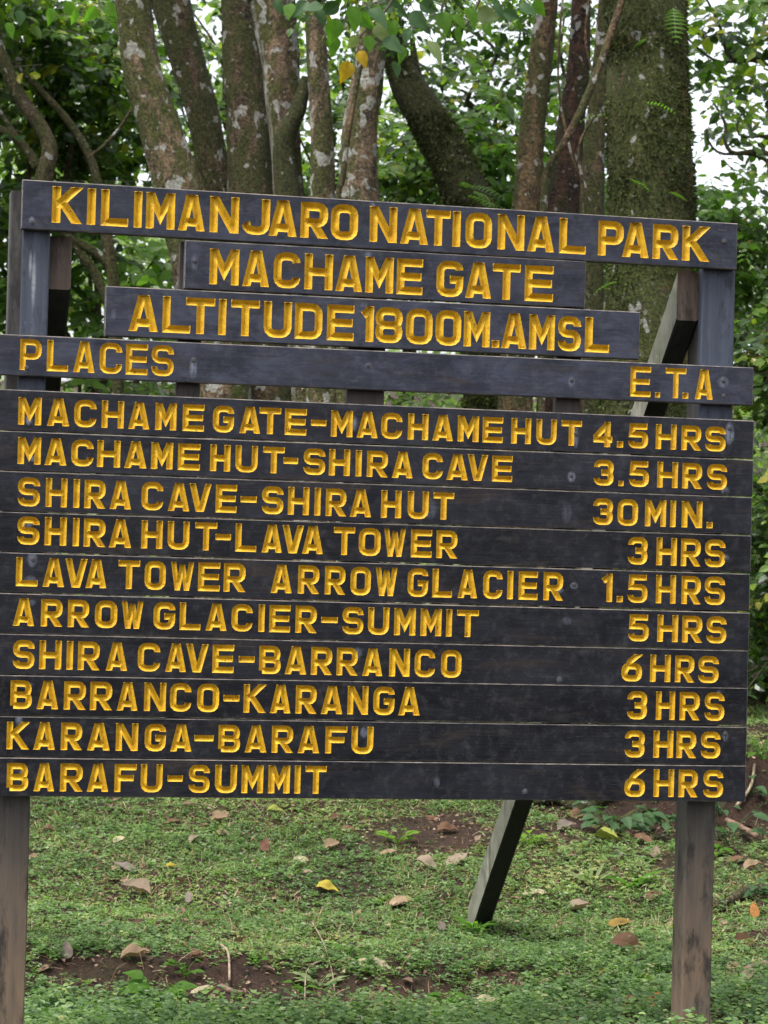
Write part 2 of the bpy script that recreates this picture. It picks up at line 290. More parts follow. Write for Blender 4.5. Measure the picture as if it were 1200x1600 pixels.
        ('C', 0.453, 0.525, 1.2108, 1.302), ('A', 0.543, 0.609, 1.2108, 1.3019), ('V', 0.609, 0.68, 1.2107, 1.3019), ('E', 0.695, 0.765, 1.2106, 1.3018), ('-', 0.78, 0.832, 1.2105, 1.3017),
        ('B', 0.847, 0.918, 1.2105, 1.3016), ('A', 0.933, 1.003, 1.2104, 1.3015), ('R', 1.018, 1.088, 1.2103, 1.3014), ('R', 1.103, 1.173, 1.2102, 1.3013), ('A', 1.19, 1.256, 1.2102, 1.3012),
        ('N', 1.278, 1.347, 1.2101, 1.3011), ('C', 1.364, 1.433, 1.21, 1.301), ('O', 1.453, 1.522, 1.2099, 1.3009), ('6', 2.075, 2.147, 1.2093, 1.3001), ('H', 2.176, 2.248, 1.2092, 1.3),
        ('R', 2.264, 2.332, 1.2092, 1.2999), ('S', 2.346, 2.419, 1.2091, 1.2998),
    ]),
    ('row7', -0.030, 2.525, 1.0629, 1.1905, -0.00203, 0.0219, [
        ('B', 0.053, 0.121, 1.0841, 1.1744), ('A', 0.137, 0.204, 1.0839, 1.1743), ('R', 0.222, 0.291, 1.0836, 1.1742), ('R', 0.305, 0.375, 1.0834, 1.1742), ('A', 0.391, 0.456, 1.0832, 1.1741),
        ('N', 0.477, 0.547, 1.0829, 1.174), ('C', 0.561, 0.63, 1.0827, 1.174), ('O', 0.648, 0.719, 1.0824, 1.1739), ('-', 0.734, 0.786, 1.0822, 1.1738), ('K', 0.8, 0.872, 1.082, 1.1738),
        ('A', 0.888, 0.954, 1.0817, 1.1737), ('R', 0.971, 1.04, 1.0815, 1.1736), ('A', 1.055, 1.125, 1.0812, 1.1736), ('N', 1.142, 1.211, 1.081, 1.1735), ('G', 1.228, 1.299, 1.0807, 1.1734),
        ('A', 1.314, 1.385, 1.0805, 1.1734), ('3', 2.098, 2.168, 1.0782, 1.1727), ('H', 2.2, 2.267, 1.0779, 1.1727), ('R', 2.283, 2.354, 1.0777, 1.1726), ('S', 2.372, 2.443, 1.0774, 1.1725),
    ]),
    ('row8', -0.030, 2.526, 0.9322, 1.0642, -0.00308, 0.0219, [
        ('K', 0.045, 0.115, 0.9554, 1.0425), ('A', 0.131, 0.198, 0.9553, 1.0425), ('R', 0.216, 0.283, 0.9551, 1.0426), ('A', 0.301, 0.372, 0.955, 1.0426), ('N', 0.391, 0.462, 0.9549, 1.0426),
        ('G', 0.483, 0.551, 0.9548, 1.0426), ('A', 0.567, 0.634, 0.9547, 1.0426), ('-', 0.644, 0.706, 0.9546, 1.0427), ('B', 0.721, 0.792, 0.9545, 1.0427), ('A', 0.808, 0.878, 0.9544, 1.0427),
        ('R', 0.896, 0.966, 0.9543, 1.0427), ('A', 0.983, 1.053, 0.9541, 1.0427), ('F', 1.072, 1.144, 0.954, 1.0428), ('U', 1.159, 1.232, 0.9539, 1.0428), ('3', 2.093, 2.163, 0.9527, 1.043),
        ('H', 2.194, 2.264, 0.9526, 1.043), ('R', 2.276, 2.346, 0.9525, 1.043), ('S', 2.362, 2.432, 0.9524, 1.0431),
    ]),
    ('row9', -0.030, 2.527, 0.8070, 0.9324, -0.00327, 0.0219, [
        ('B', 0.049, 0.117, 0.8237, 0.9128), ('A', 0.135, 0.199, 0.8236, 0.9128), ('R', 0.218, 0.289, 0.8235, 0.9129), ('A', 0.303, 0.37, 0.8234, 0.9129), ('F', 0.39, 0.46, 0.8233, 0.913),
        ('U', 0.474, 0.544, 0.8232, 0.913), ('-', 0.561, 0.61, 0.8231, 0.9131), ('S', 0.629, 0.697, 0.823, 0.9131), ('U', 0.714, 0.785, 0.8229, 0.9131), ('M', 0.8, 0.871, 0.8228, 0.9132),
        ('M', 0.888, 0.959, 0.8228, 0.9132), ('I', 0.974, 0.995, 0.8227, 0.9133), ('T', 1.01, 1.08, 0.8226, 0.9133), ('6', 2.096, 2.168, 0.8215, 0.9139), ('H', 2.198, 2.27, 0.8214, 0.9139),
        ('R', 2.286, 2.354, 0.8213, 0.914), ('S', 2.374, 2.445, 0.8212, 0.914),
    ]),
]

# ------------------------------------------------------------------ the sign board
TH = math.atan(F_PX / 17030)
BOARD = empty('sign_board', (-1.22, 7.3, 0), 'large black wooden park sign with carved yellow lettering standing on posts in the grass', 'sign board', rz=TH)

def arc(cx, cy, r, a0, a1, n=3, ry=None):
    ry = ry or r
    return [(cx + r * math.cos(R(a0 + (a1 - a0) * k / n)), cy + ry * math.sin(R(a0 + (a1 - a0) * k / n))) for k in range(n + 1)]
def glyph(ch, w, h, a):
    'centre lines of a carved sign in a box w x h, groove half width a: list of (closed, points)'
    W, B = w - a, h - a; m = h * .5; r = min(.24 * w, .2 * h)
    O = False
    if ch == 'I': return [(O, [(w/2, 0), (w/2, h)])]
    if ch == 'L': return [(O, [(a, h), (a, a), (w, a)])]
    if ch == 'T': return [(O, [(0, B), (w, B)]), (O, [(w/2, B), (w/2, 0)])]
    if ch == 'E': return [(O, [(w, B), (a, B), (a, a), (w, a)]), (O, [(a, m), (w * .95, m)])]
    if ch == 'F': return [(O, [(w, B), (a, B), (a, 0)]), (O, [(a, m), (w * .88, m)])]
    if ch == 'H': return [(O, [(a, 0), (a, h)]), (O, [(W, 0), (W, h)]), (O, [(a, m), (W, m)])]
    if ch == 'A': return [(O, [(a * .95, 0), (w/2 - a * .35, h)]), (O, [(w - a * .95, 0), (w/2 + a * .35, h)]), (O, [(w * .25, h * .24), (w * .75, h * .24)])]
    if ch == 'V': return [(O, [(a * .95, h), (w/2 - a * .3, 0)]), (O, [(w - a * .95, h), (w/2 + a * .3, 0)])]
    if ch == 'M': return [(O, [(a, 0), (a, h)]), (O, [(W, 0), (W, h)]), (O, [(a, h), (w/2, h * .36), (W, h)])]
    if ch == 'N': return [(O, [(a, 0), (a, h)]), (O, [(W, 0), (W, h)]), (O, [(a, h), (W, 0)])]
    if ch == 'W': return [(O, [(a * .85, h), (w * .30, 0)]), (O, [(w * .30, 0), (w * .5, h * .9)]), (O, [(w * .5, h * .9), (w * .70, 0)]), (O, [(w - a * .85, h), (w * .70, 0)])]
    if ch == 'K': return [(O, [(a, 0), (a, h)]), (O, [(w - a * 1.1, h), (a, h * .44)]), (O, [(w * .36, h * .56), (w - a * 1.05, 0)])]
    if ch in 'O0': return [(True, arc(W-r, B-r, r, 90, 0) + arc(W-r, a+r, r, 0, -90) + arc(a+r, a+r, r, 270, 180) + arc(a+r, B-r, r, 180, 90))]
    if ch == 'D': return [(True, [(a, a), (a, B)] + arc(W-r, B-r, r, 90, 0) + arc(W-r, a+r, r, 0, -90))]
    if ch == 'C': return [(O, [(W, min(h * .70, B-r-.0015))] + arc(W-r, B-r, r, 0, 90) + arc(a+r, B-r, r, 90, 180) + arc(a+r, a+r, r, 180, 270) + arc(W-r, a+r, r, 270, 360) + [(W, max(h * .31, a+r+.0015))])]
    if ch == 'G': return [(O, [(W, min(h * .76, B-r*.8-.0015))] + arc(W-r*.8, B-r*.8, r*.8, 0, 90) + arc(a+r, B-r, r, 90, 180) + arc(a+r, a+r, r, 180, 270) + arc(W-r, a+r, r, 270, 360) + [(W, h * .48), (w * .50, h * .48)])]
    if ch == 'U': return [(O, [(a, h)] + arc(a+r, a+r, r, 180, 270) + arc(W-r, a+r, r, 270, 360) + [(W, h)])]
    if ch == 'J': return [(O, [(W, h)] + arc(W-r, a+r, r, 0, -90) + arc(a+r, a+r, r, 270, 180) + [(a * .9, max(h * .30, a+r+.002))])]
    q = min((B - m) / 2 * .82, .26 * w)
    if ch == 'S': return [(O, [(W, min(h * .71, B-q-.0015))] + arc(W-q, B-q, q, 0, 90) + arc(a+q, B-q, q, 90, 180) + arc(a+q, m+q, q, 180, 270) + arc(W-q, m-q, q, 90, 0) + arc(W-q, a+q, q, 0, -90) + arc(a+q, a+q, q, 270, 180) + [(a, max(h * .29, a+q+.0015))])]
    if ch == 'P': return [(O, [(a, 0), (a, B)] + arc(W-q, B-q, q, 90, 0) + arc(W-q, h*.44+q, q, 0, -90) + [(a, h*.44)])]
    if ch == 'R': return [(O, [(a, 0), (a, B)] + arc(W-q, B-q, q, 90, 0) + arc(W-q, h*.44+q, q, 0, -90) + [(a, h*.44)]), (O, [(w*.46, h*.44), (w - a * 1.1, 0)])]
    if ch == 'B': return [(True, [(a, a), (a, B)] + arc(W-q-a*.2, B-q, q, 90, 0) + arc(W-q-a*.2, m+q, q, 0, -90) + [(a, m)]), (O, [(a, m)] + arc(W-q, m-q, q, 90, 0) + arc(W-q, a+q, q, 0, -90) + [(a, a)])]
    if ch == '8': return [(True, arc(W-q, B-q, q, 90, 0) + arc(W-q, m+q, q, 0, -90) + arc(a+q, m+q, q, 270, 180) + arc(a+q, B-q, q, 180, 90)),
                          (True, arc(W-q, m-q, q, 90, 0) + arc(W-q, a+q, q, 0, -90) + arc(a+q, a+q, q, 270, 180) + arc(a+q, m-q, q, 180, 90))]
    if ch == '3': return [(O, [(a, min(h * .72, B-q-.0015))] + arc(a+q, B-q, q, 180, 90) + arc(W-q, B-q, q, 90, 0) + arc(W-q, m+q, q, 0, -90) + [(w * .38, m)]),
                          (O, [(w * .38, m)] + arc(W-q, m-q, q, 90, 0) + arc(W-q, a+q, q, 0, -90) + arc(a+q, a+q, q, 270, 180) + [(a, max(h * .28, a+q+.0015))])]
    if ch == '5': return [(O, [(w * .95, B), (a * 1.4, B), (a * 1.2, h * .56)] + arc(W-q, h*.56-q, q, 90, 0) + arc(W-q, a+q, q, 0, -90) + arc(a+q, a+q, q, 270, 180) + [(a, max(h * .27, a+q+.0015))])]
    if ch == '6': return [(True, arc(W-q, h*.56-q, q, 90, 0) + arc(W-q, a+q, q, 0, -90) + arc(a+q, a+q, q, 270, 180) + arc(a+q, h*.56-q, q, 180, 90)), (O, [(w * .82, h), (w * .42, h * .74), (a, h * .33)])]
    if ch == '4': return [(O, [(w * .74, h - a * .8), (a * 1.0, h * .36)]), (O, [(a * .5, h * .30), (w, h * .30)]), (O, [(w * .76, h), (w * .76, 0)])]
    if ch == '1': return [(O, [(w - a * 1.0, 0), (w - a, h)]), (O, [(w - a, h - a * .9), (0, h * .74)])]
    if ch == '.': return [(O, [(w/2, 0), (w/2, h)])]
    if ch == '-': return [(O, [(0, m), (w, m)])]
def strokes(paths, a, h):
    'mitred pieces of each groove: (polygon of four, axis point, unit axis, distances of open ends or None)'
    quads = []; edges = []
    for closed, P in paths:
        Q = [P[0]]
        for p in P[1:]:
            if math.hypot(p[0]-Q[-1][0], p[1]-Q[-1][1]) > 1e-4: Q.append(p)
        if closed and math.hypot(Q[0][0]-Q[-1][0], Q[0][1]-Q[-1][1]) < 1e-4: Q.pop()
        n = len(Q); ns = n if closed else n - 1; dirs = []
        for k in range(ns):
            p, q = Q[k], Q[(k+1) % n]; L = math.hypot(q[0]-p[0], q[1]-p[1]); dirs.append(((q[0]-p[0])/L, (q[1]-p[1])/L, L))
        Lp, Rp = [], []
        for k in range(n):
            if closed or 0 < k < n - 1:
                d0, d1 = dirs[(k-1) % ns], dirs[k % ns]
                nx, ny = -(d0[1]+d1[1]), d0[0]+d1[0]; L = math.hypot(nx, ny)
                if L < .3: nx, ny, L = -d1[1], d1[0], 1
                nx /= L; ny /= L; c = max(.45, nx * -d1[1] + ny * d1[0]); o = a / c
                Lp.append((Q[k][0]+nx*o, Q[k][1]+ny*o)); Rp.append((Q[k][0]-nx*o, Q[k][1]-ny*o))
            else:
                d = dirs[0] if k == 0 else dirs[-1]; x, y = Q[k]
                l, r = (x-d[1]*a, y+d[0]*a), (x+d[1]*a, y-d[0]*a)
                if (abs(y) < 1e-4 or abs(y-h) < 1e-4) and abs(d[1]) > .5:      # cut level with the foot or head line
                    l = (l[0] + (y-l[1])/d[1]*d[0], y); r = (r[0] + (y-r[1])/d[1]*d[0], y)
                Lp.append(l); Rp.append(r)
        for k in range(ns):
            j = (k+1) % n
            e0 = (Lp[k], Rp[k]) if (not closed and k == 0) else None
            e1 = (Rp[j], Lp[j]) if (not closed and k == ns-1) else None
            quads.append(((Lp[k], Lp[j], Rp[j], Rp[k]), Q[k], dirs[k], e0, e1))
            edges += [(Lp[k], Lp[j]), (Rp[k], Rp[j]), (Q[k], Q[j])]
            for e in (e0, e1):
                if e:
                    edges.append(e); s = 1 if e is e0 else -1; t = a * .3
                    edges.append(((e[0][0]+dirs[k][0]*t*s, e[0][1]+dirs[k][1]*t*s), (e[1][0]+dirs[k][0]*t*s, e[1][1]+dirs[k][1]*t*s)))
    return quads, edges
def line_d(p, a, b):
    ex, ey = b[0]-a[0], b[1]-a[1]; L = math.hypot(ex, ey) or 1
    return abs((p[0]-a[0])*ey - (p[1]-a[1])*ex) / L
def inside(p, poly, eps):
    s = 0
    for k in range(4):
        x0, y0 = poly[k]; x1, y1 = poly[(k+1) % 4]; L = math.hypot(x1-x0, y1-y0)
        if L < 1e-7: continue
        c = ((x1-x0)*(p[1]-y0) - (y1-y0)*(p[0]-x0)) / L
        if abs(c) <= eps: continue
        t = 1 if c > 0 else -1
        if s == 0: s = t
        elif s != t: return False
    return True
def depth_at(p, quads, a):
    best = -1.0
    for poly, o, d, e0, e1 in quads:
        if not inside(p, poly, 2e-5): continue
        v = a - abs((p[0]-o[0]) * d[1] - (p[1]-o[1]) * d[0])
        if e0: v = min(v, line_d(p, *e0) * 3.4)
        if e1: v = min(v, line_d(p, *e1) * 3.4)
        best = max(best, v)
    return best
WORN, SIDE, YELLOW = worn_edge_mat(), plank_side_mat(), letter_mat()
def carve_plank(role, u0, u1, zb, zt, slope, sw, signs, mat, thick=.036):
    a0 = sw / 2 * (.92 if role.startswith('row') else .93); ch_ = .0028
    segs = []; LT = []
    for (ch, l, r, f, h) in signs:
        a = a0 * random.uniform(.96, 1.04)
        if ch == '.': f2, h2 = f, f + (r - l) * .95; a = (r - l) / 2
        else: f2, h2 = f, h
        if ch == 'I': l, r = (l+r)/2 - a, (l+r)/2 + a
        qs, es = strokes(glyph(ch, r-l, h2-f2, a), a * (.85 if ch == 'W' else 1), h2-f2)
        j = random.uniform(-.0006, .0006)
        off = lambda p: (p[0]+l+j, p[1]+f2)
        qs = [(tuple(off(p) for p in poly), off(o), d, e0 and (off(e0[0]), off(e0[1])), e1 and (off(e1[0]), off(e1[1]))) for poly, o, d, e0, e1 in qs]
        es = [(off(p), off(q)) for p, q in es]
        xs = [p[0] for e in es for p in e]; ys = [p[1] for e in es for p in e]
        LT.append((qs, a, min(xs), max(xs), min(ys), max(ys))); segs += es
    x0, x1, y0, y1 = u0 + ch_, u1 - ch_, zb + ch_, zt - ch_
    box = [(x0, y0), (x1, y0), (x1, y1), (x0, y1)]
    pts = list(box); ed = [(0, 1), (1, 2), (2, 3), (3, 0)]
    idx = {}
    def pid(p):
        k = (round(p[0], 6), round(p[1], 6))
        if k not in idx: idx[k] = len(pts); pts.append(k)
        return idx[k]
    for p, q in segs:
        i, j = pid(p), pid(q)
        if i != j: ed.append((i, j))
    vs, _, fs, _, _, _ = delaunay_2d_cdt([Vector(p) for p in pts], ed, [], 0, 2e-5)
    def which(c):
        for k, (qs, a, ax, bx, ay, by) in enumerate(LT):
            if ax <= c[0] <= bx and ay <= c[1] <= by and any(inside(c, q[0], 0) for q in qs): return k
        return -1
    board_f = []; let_f = [[] for _ in LT]
    for f in fs:
        if len(f) != 3: continue
        A, B_, D = (vs[i] for i in f)
        if abs((B_-A).cross(D-A)) < 1e-11: continue
        k = which(((A[0]+B_[0]+D[0])/3, (A[1]+B_[1]+D[1])/3))
        (board_f if k < 0 else let_f[k]).append(tuple(reversed(f)) if (B_-A).cross(D-A) < 0 else tuple(f))
    zz = lambda u, z: z + slope * u
    V = [(v[0], 0.0, zz(v[0], v[1])) for v in vs]; F = list(board_f); mi = [0] * len(F)
    used = sorted({i for f in F for i in f}); rm = {i: k for k, i in enumerate(used)}
    V2 = [V[i] for i in used]; F = [tuple(rm[i] for i in f) for f in F]
    n = len(V2)
    def ring(ux0, ux1, z0, z1, y): return [(ux0, y, zz(ux0, z0)), (ux1, y, zz(ux1, z0)), (ux1, y, zz(ux1, z1)), (ux0, y, zz(ux0, z1))]
    V2 += ring(x0, x1, y0, y1, 0) + ring(u0, u1, zb, zt, ch_) + ring(u0, u1, zb, zt, thick)
    for k in range(4):
        j = (k+1) % 4
        F.append((n+k, n+4+k, n+4+j, n+j)); mi.append(1)
        F.append((n+4+k, n+8+k, n+8+j, n+4+j)); mi.append(2)
    F.append((n+11, n+10, n+9, n+8)); mi.append(2)
    o = link('plank', mesh_py('plank', V2, F, [mat, WORN, SIDE], mi=mi), BOARD)
    for k, fl in enumerate(let_f):
        if not fl: continue
        qs, a = LT[k][0], LT[k][1]
        us = sorted({i for f in fl for i in f}); rm = {i: j for j, i in enumerate(us)}
        LV = []
        for i in us:
            d = max(0.0, depth_at((vs[i][0], vs[i][1]), qs, a)); LV.append((vs[i][0], d * 1.1, zz(vs[i][0], vs[i][1])))
        link('letter', mesh_py('letter', LV, [tuple(rm[i] for i in f) for f in fl], YELLOW), o)
    return o
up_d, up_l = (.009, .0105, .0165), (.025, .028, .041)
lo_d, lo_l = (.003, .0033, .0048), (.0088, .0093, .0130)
P = []
SP = {'title': [(.077, 2.635, .012, .016, .8), (1.181, 2.735, .012, .03, .7), (1.19, 2.66, .009, .05, .35), (2.40, 2.70, .012, .012, .3)],
      'gate': [(.60, 2.53, .014, .03, .35), (1.17, 2.585, .016, .012, .6)],
      'alt': [(1.16, 2.42, .014, .012, .4), (.345, 2.35, .01, .02, .3)],
      'places': [(.605, 2.19, .014, .04, .9), (1.18, 2.221, .013, .010, .6), (1.875, 2.198, .013, .022, .6), (2.409, 2.219, .022, .022, .7), (.07, 2.165, .014, .012, .6), (2.412, 2.168, .01, .012, .4)],
      'row0': [(.085, 2.006, .014, .024, .9), (1.895, 2.013, .012, .04, .7), (2.436, 2.045, .02, .042, .95), (1.14, 2.03, .012, .03, .6)],
      'row1': [(.10, 1.88, .014, .012, .6), (1.883, 1.88, .018, .02, .95), (2.426, 1.852, .018, .014, .8)],
      'row2': [(.09, 1.81, .02, .012, .7), (1.14, 1.75, .013, .013, .4), (1.4, 1.76, .03, .04, .3), (1.87, 1.76, .02, .04, .25)],
      'row3': [(.09, 1.67, .02, .014, .7), (2.436, 1.622, .012, .013, .9), (1.3, 1.65, .03, .02, .25)],
      'row4': [(.109, 1.56, .018, .03, .7), (.106, 1.49, .022, .02, .5), (1.902, 1.517, .016, .013, .9), (1.85, 1.50, .02, .01, .6)],
      'row5': [(.11, 1.42, .016, .012, .4), (1.88, 1.40, .02, .015, .35)],
      'row6': [(1.17, 1.28, .018, .02, .6), (1.86, 1.205, .012, .012, .5)],
      'row7': [(.10, 1.16, .03, .012, .5), (2.42, 1.165, .012, .012, .5)],
      'row8': [(.083, 1.052, .014, .022, .8), (1.20, 1.02, .014, .02, .7), (2.448, 1.021, .012, .02, .8)],
      'row9': [(.10, .88, .014, .02, .7), (1.751, .83, .012, .012, .8), (1.45, .86, .012, .02, .4)]}
prev_bottom = None
for role, u0, u1, zb, zt, slope, sw, signs in PLANKS:
    low = role.startswith('row')
    if low and prev_bottom is not None: zt = prev_bottom - .0028
    prev_bottom = zb if low else None
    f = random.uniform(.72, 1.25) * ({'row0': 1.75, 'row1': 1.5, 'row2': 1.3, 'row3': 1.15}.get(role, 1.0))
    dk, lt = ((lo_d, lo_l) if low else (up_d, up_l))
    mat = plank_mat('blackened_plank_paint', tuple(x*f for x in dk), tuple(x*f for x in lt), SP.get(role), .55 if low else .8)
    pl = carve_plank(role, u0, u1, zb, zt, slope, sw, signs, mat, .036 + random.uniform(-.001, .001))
    pl.location.y = random.uniform(-.0012, .0012)
    P.append(pl)
# bolt heads, each on its plank
def bolt_mesh():
    V = []; n = 10
    for r, y in ((.0075, .001), (.0075, -.0012), (.005, -.0028)): V += [(r*math.cos(2*math.pi*k/n), y, r*math.sin(2*math.pi*k/n)) for k in range(n)]
    F = [(i*n+k, i*n+(k+1) % n, (i+1)*n+(k+1) % n, (i+1)*n+k) for i in range(2) for k in range(n)] + [tuple(2*n+k for k in range(n))]
    m = Mat('rusty_bolt', .7, .4); m.b.inputs['Metallic'].default_value = .2; m.col(m.mix(m.noise(90, 3), (.02, .016, .016), (.06, .055, .06))); return mesh_py('bolt_head', V, F, m.m)
BM = bolt_mesh()
for k, u, z in [(0, .077, 2.631), (0, 2.40, 2.695), (3, .074, 2.166), (3, .605, 2.214), (3, 1.18, 2.222), (3, 1.875, 2.203), (3, 2.409, 2.223), (3, 2.412, 2.171), (1, .60, 2.535),
                (4, 1.895, 2.024), (4, 2.436, 2.062), (5, 1.883, 1.884), (5, 2.426, 1.85), (7, 2.436, 1.62), (8, .112, 1.558), (8, 1.902, 1.52), (12, 2.448, 1.028), (13, 1.751, .827)]:
    b = link('bolt_head', BM, P[k], (u, 0, z))

# uprights, battens and braces
def box_mesh(name, x0, x1, y0, y1, z0, z1, mat, ch=.004, ny=10):
    'timber with eased edges and slightly wandering faces'
    pr = [(x0+ch, y0), (x1-ch, y0), (x1, y0+ch), (x1, y1-ch), (x1-ch, y1), (x0+ch, y1), (x0, y1-ch), (x0, y0+ch)]
    V = []; n = 8; s = random.uniform(0, 99)
    for k in range(ny+1):
        t = k/ny; z = z0 + (z1-z0)*t
        dx = (noise.noise((s, z*1.3, 0)))*.004; V += [(x+dx, y + noise.noise((s+9, z*1.1, 0))*.003, z) for x, y in pr]
    F = [(k*n+i, k*n+(i+1) % n, (k+1)*n+(i+1) % n, (k+1)*n+i) for k in range(ny) for i in range(n)]
    F += [tuple(range(n-1, -1, -1)), tuple(ny*n+i for i in range(n))]
    return mesh_py(name, V, F, mat)
BLUE = timber_mat('blue_black_upright_paint', (.022, .028, .042), (.050, .060, .085), spots=[(.09, 2.45, .008, .10, .8), (.078, 2.50, .006, .05, .7)])
MAIN = timber_mat('weathered_post_timber', (.020, .019, .018), (.052, .049, .044), ((.15, .098, .062), .05, .82))
BRN = timber_mat('brown_batten_timber', (.022, .017, .015), (.05, .038, .033))
BRC = timber_mat('grey_brace_timber', (.09, .09, .068), (.21, .21, .165), streak=(30, 3, 3), moss=.5)
tag(link('upright', box_mesh('upright', .048, .136, .038, .076, 2.02, 2.757, BLUE), BOARD), 'blue-black upper upright bolted in front of the post')
link('upright', box_mesh('upright', 2.340, 2.458, .038, .076, 2.02, 2.745, BLUE), BOARD)
link('post', box_mesh('post', .012, .130, .078, .19, -.35, 2.74, MAIN, ny=24), BOARD)
link('post', box_mesh('post', 2.346, 2.450, .078, .19, -.35, 2.60, MAIN, ny=24), BOARD)
BRU = timber_mat('shade_darkened_brace_underside', (.006, .006, .005), (.014, .013, .010)); BRE = timber_mat('bare_sawn_brace_end', (.05, .035, .026), (.10, .07, .052))  # brace underside: dark timber taken near black, its shade put into the colour
for a, b in ((.556, .634), (1.118, 1.244), (1.832, 1.918)):
    link('batten', box_mesh('batten', a, b, .039, .077, .83, 2.60, BRN), BOARD)
def brace_mesh(x0, x1, y0, yf, zlo, zhi, zf):
    'squared timber cut upright at its head, running down and back into the ground'
    V = []; F = []; ny = 14
    for k in range(ny+1):
        t = k/ny; y = y0 + (yf-y0)*t; zb_ = zlo + (zf-zlo)*t; zt_ = zhi + (zf + (zhi-zlo) - zhi)*t; w_ = noise.noise((x0*9, y*2, 1))*.004 - .03*t; c = .006
        V += [(x0+w_, y, zb_+c), (x0+c+w_, y, zb_), (x1-c+w_, y, zb_), (x1+w_, y, zb_+c), (x1+w_, y, zt_-c), (x1-c+w_, y, zt_), (x0+c+w_, y, zt_), (x0+w_, y, zt_-c)]
    n = 8
    F = [(k*n+(i+1) % n, k*n+i, (k+1)*n+i, (k+1)*n+(i+1) % n) for k in range(ny) for i in range(n)] + [tuple(range(n)), tuple(ny*n+n-1-i for i in range(n))]
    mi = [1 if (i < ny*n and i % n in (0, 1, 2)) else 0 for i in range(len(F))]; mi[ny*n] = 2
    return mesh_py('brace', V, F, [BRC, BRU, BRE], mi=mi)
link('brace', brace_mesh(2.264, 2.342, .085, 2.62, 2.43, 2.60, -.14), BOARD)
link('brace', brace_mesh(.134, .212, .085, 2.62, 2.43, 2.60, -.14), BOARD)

# ------------------------------------------------------------------ the ground
def ground_z(x, y):
    x = np.asarray(x, float); y = np.asarray(y, float)
    z = -.045 + np.where(y > 10.5, (y - 10.5) * .145, 0.0) - np.where(y > 14, (y - 14) * .07, 0.0)
    z = z - .045 * np.exp(-((x - .45) / .35)**2 - ((y - 9.9) / .4)**2)
    z = z + .05 * (vnoise(x, y, 1, .7) - .5) + .05 * (vnoise(x, y, 2, 2.3) - .5) + .022 * (vnoise(x, y, 3, 7.0) - .5) + .018 * (vnoise(x, y, 31, 16.0) - .5)
    lip = 9.15 + .35 * (vnoise(x, x * 0, 4, 1.3) - .5)                           # a low broken edge of turf
    k = 1 / (1 + np.exp(-(y - lip) / .045)); z = z - .10 * (1 - k) * np.clip((1.0 - x) / .6, 0, 1) * np.clip((y - 6.0) / 2.0, 0, 1)
    bx = np.clip((x - .75 - .25 * (vnoise(y, y * 0, 8, 2) - .5)) / .5, 0, 1)     # root bank on the right
    by = 1 / (1 + np.exp(-(y - 12.35 + .5 * (vnoise(x, x * 0, 5, 1.7) - .5)) / .045))
    z = z + bx * by * (.26 + .16 * vnoise(x, y, 6, 3)) * np.clip((18 - y) / 3, 0, 1)
    return z
def gz(x, y): return float(ground_z(np.array([x]), np.array([y]))[0])
def on_ground(px, py):
    lo, hi = 5.0, 40.0
    prev = None
    for k in range(400):
        Y = 5 + k * .05; p = at(px, py, Y)
        if p.z <= gz(p.x, p.y): return Vector((p.x, p.y, gz(p.x, p.y)))
    return p
xs = np.unique(np.round(np.concatenate([np.linspace(-160, -20, 15), np.linspace(-20, -4, 33), np.arange(-4, 4.5, .035), np.linspace(4.5, 20, 33), np.linspace(20, 160, 15)]), 4))
ys = np.unique(np.round(np.concatenate([np.linspace(-30, 6.5, 30), np.arange(6.5, 14.5, .035), np.linspace(14.6, 26, 50), np.linspace(27, 320, 40)]), 4))
X, Y = np.meshgrid(xs, ys); Z = ground_z(X, Y)
nx, ny = len(xs), len(ys); I = np.arange(nx * ny).reshape(ny, nx)
Fg = np.stack([I[:-1, :-1].ravel(), I[:-1, 1:].ravel(), I[1:, 1:].ravel(), I[1:, :-1].ravel()], 1)
gm = Mat('forest_soil', .9, .2)
n1 = gm.noise(9, 6, .7); n2 = gm.noise(55, 5, .75); n3 = gm.noise(1.7, 4, .6)
gc = gm.mix(gm.ramp(n1, [(.35, 0.0), (.65, 1.0)]), (.013, .007, .005), (.046, .025, .017))
gc = gm.mix(gm.ramp(n2, [(.55, 0.0), (.7, .6)]), gc, (.09, .055, .038))
gc = gm.mix(gm.ramp(n3, [(.5, 0.0), (.66, .3)]), gc, (.030, .038, .012)); gm.col(gc); gm.bump(gm.math('ADD', n1, n2), .8, .03)
g = link('ground', mesh_np('ground', np.stack([X.ravel(), Y.ravel(), Z.ravel()], 1), Fg, gm.m, smooth=True)); tag(g, kind='structure')

# ------------------------------------------------------------------ leaf meshes
LEAF7 = np.array([(0, 0, 0), (.30, .24, .05), (.68, .19, .0), (1, 0, -.16), (.68, -.19, .0), (.30, -.24, .05), (.45, 0, -.04)], float)
LEAF7F = np.array([(0, 6, 1), (1, 6, 2), (2, 6, 3), (3, 6, 4), (4, 6, 5), (5, 6, 0)])
LEAF4 = np.array([(0, 0, 0), (.45, .26, .05), (1, 0, -.12), (.45, -.26, .05)], float)
LEAF4F = np.array([(0, 3, 2), (0, 2, 1)])
def frames(d, up):
    'orthonormal frames with x along d and z near up'
    d = d / np.linalg.norm(d, axis=1, keepdims=True); y = np.cross(up, d); y /= np.linalg.norm(y, axis=1, keepdims=True) + 1e-9
    return np.stack([d, y, np.cross(d, y)], 2)
def leaf_cloud(pos, d, up, size, tmpl=LEAF7, tf=LEAF7F, width=1.0):
    n = len(pos); M = frames(d, up); T = tmpl * np.array([1, width, 1])
    V = np.einsum('nij,kj->nki', M, T) * size[:, None, None] + pos[:, None, :]
    F = tf[None] + (np.arange(n) * len(tmpl))[:, None, None]
    return V.reshape(-1, 3), F.reshape(-1, tf.shape[1])
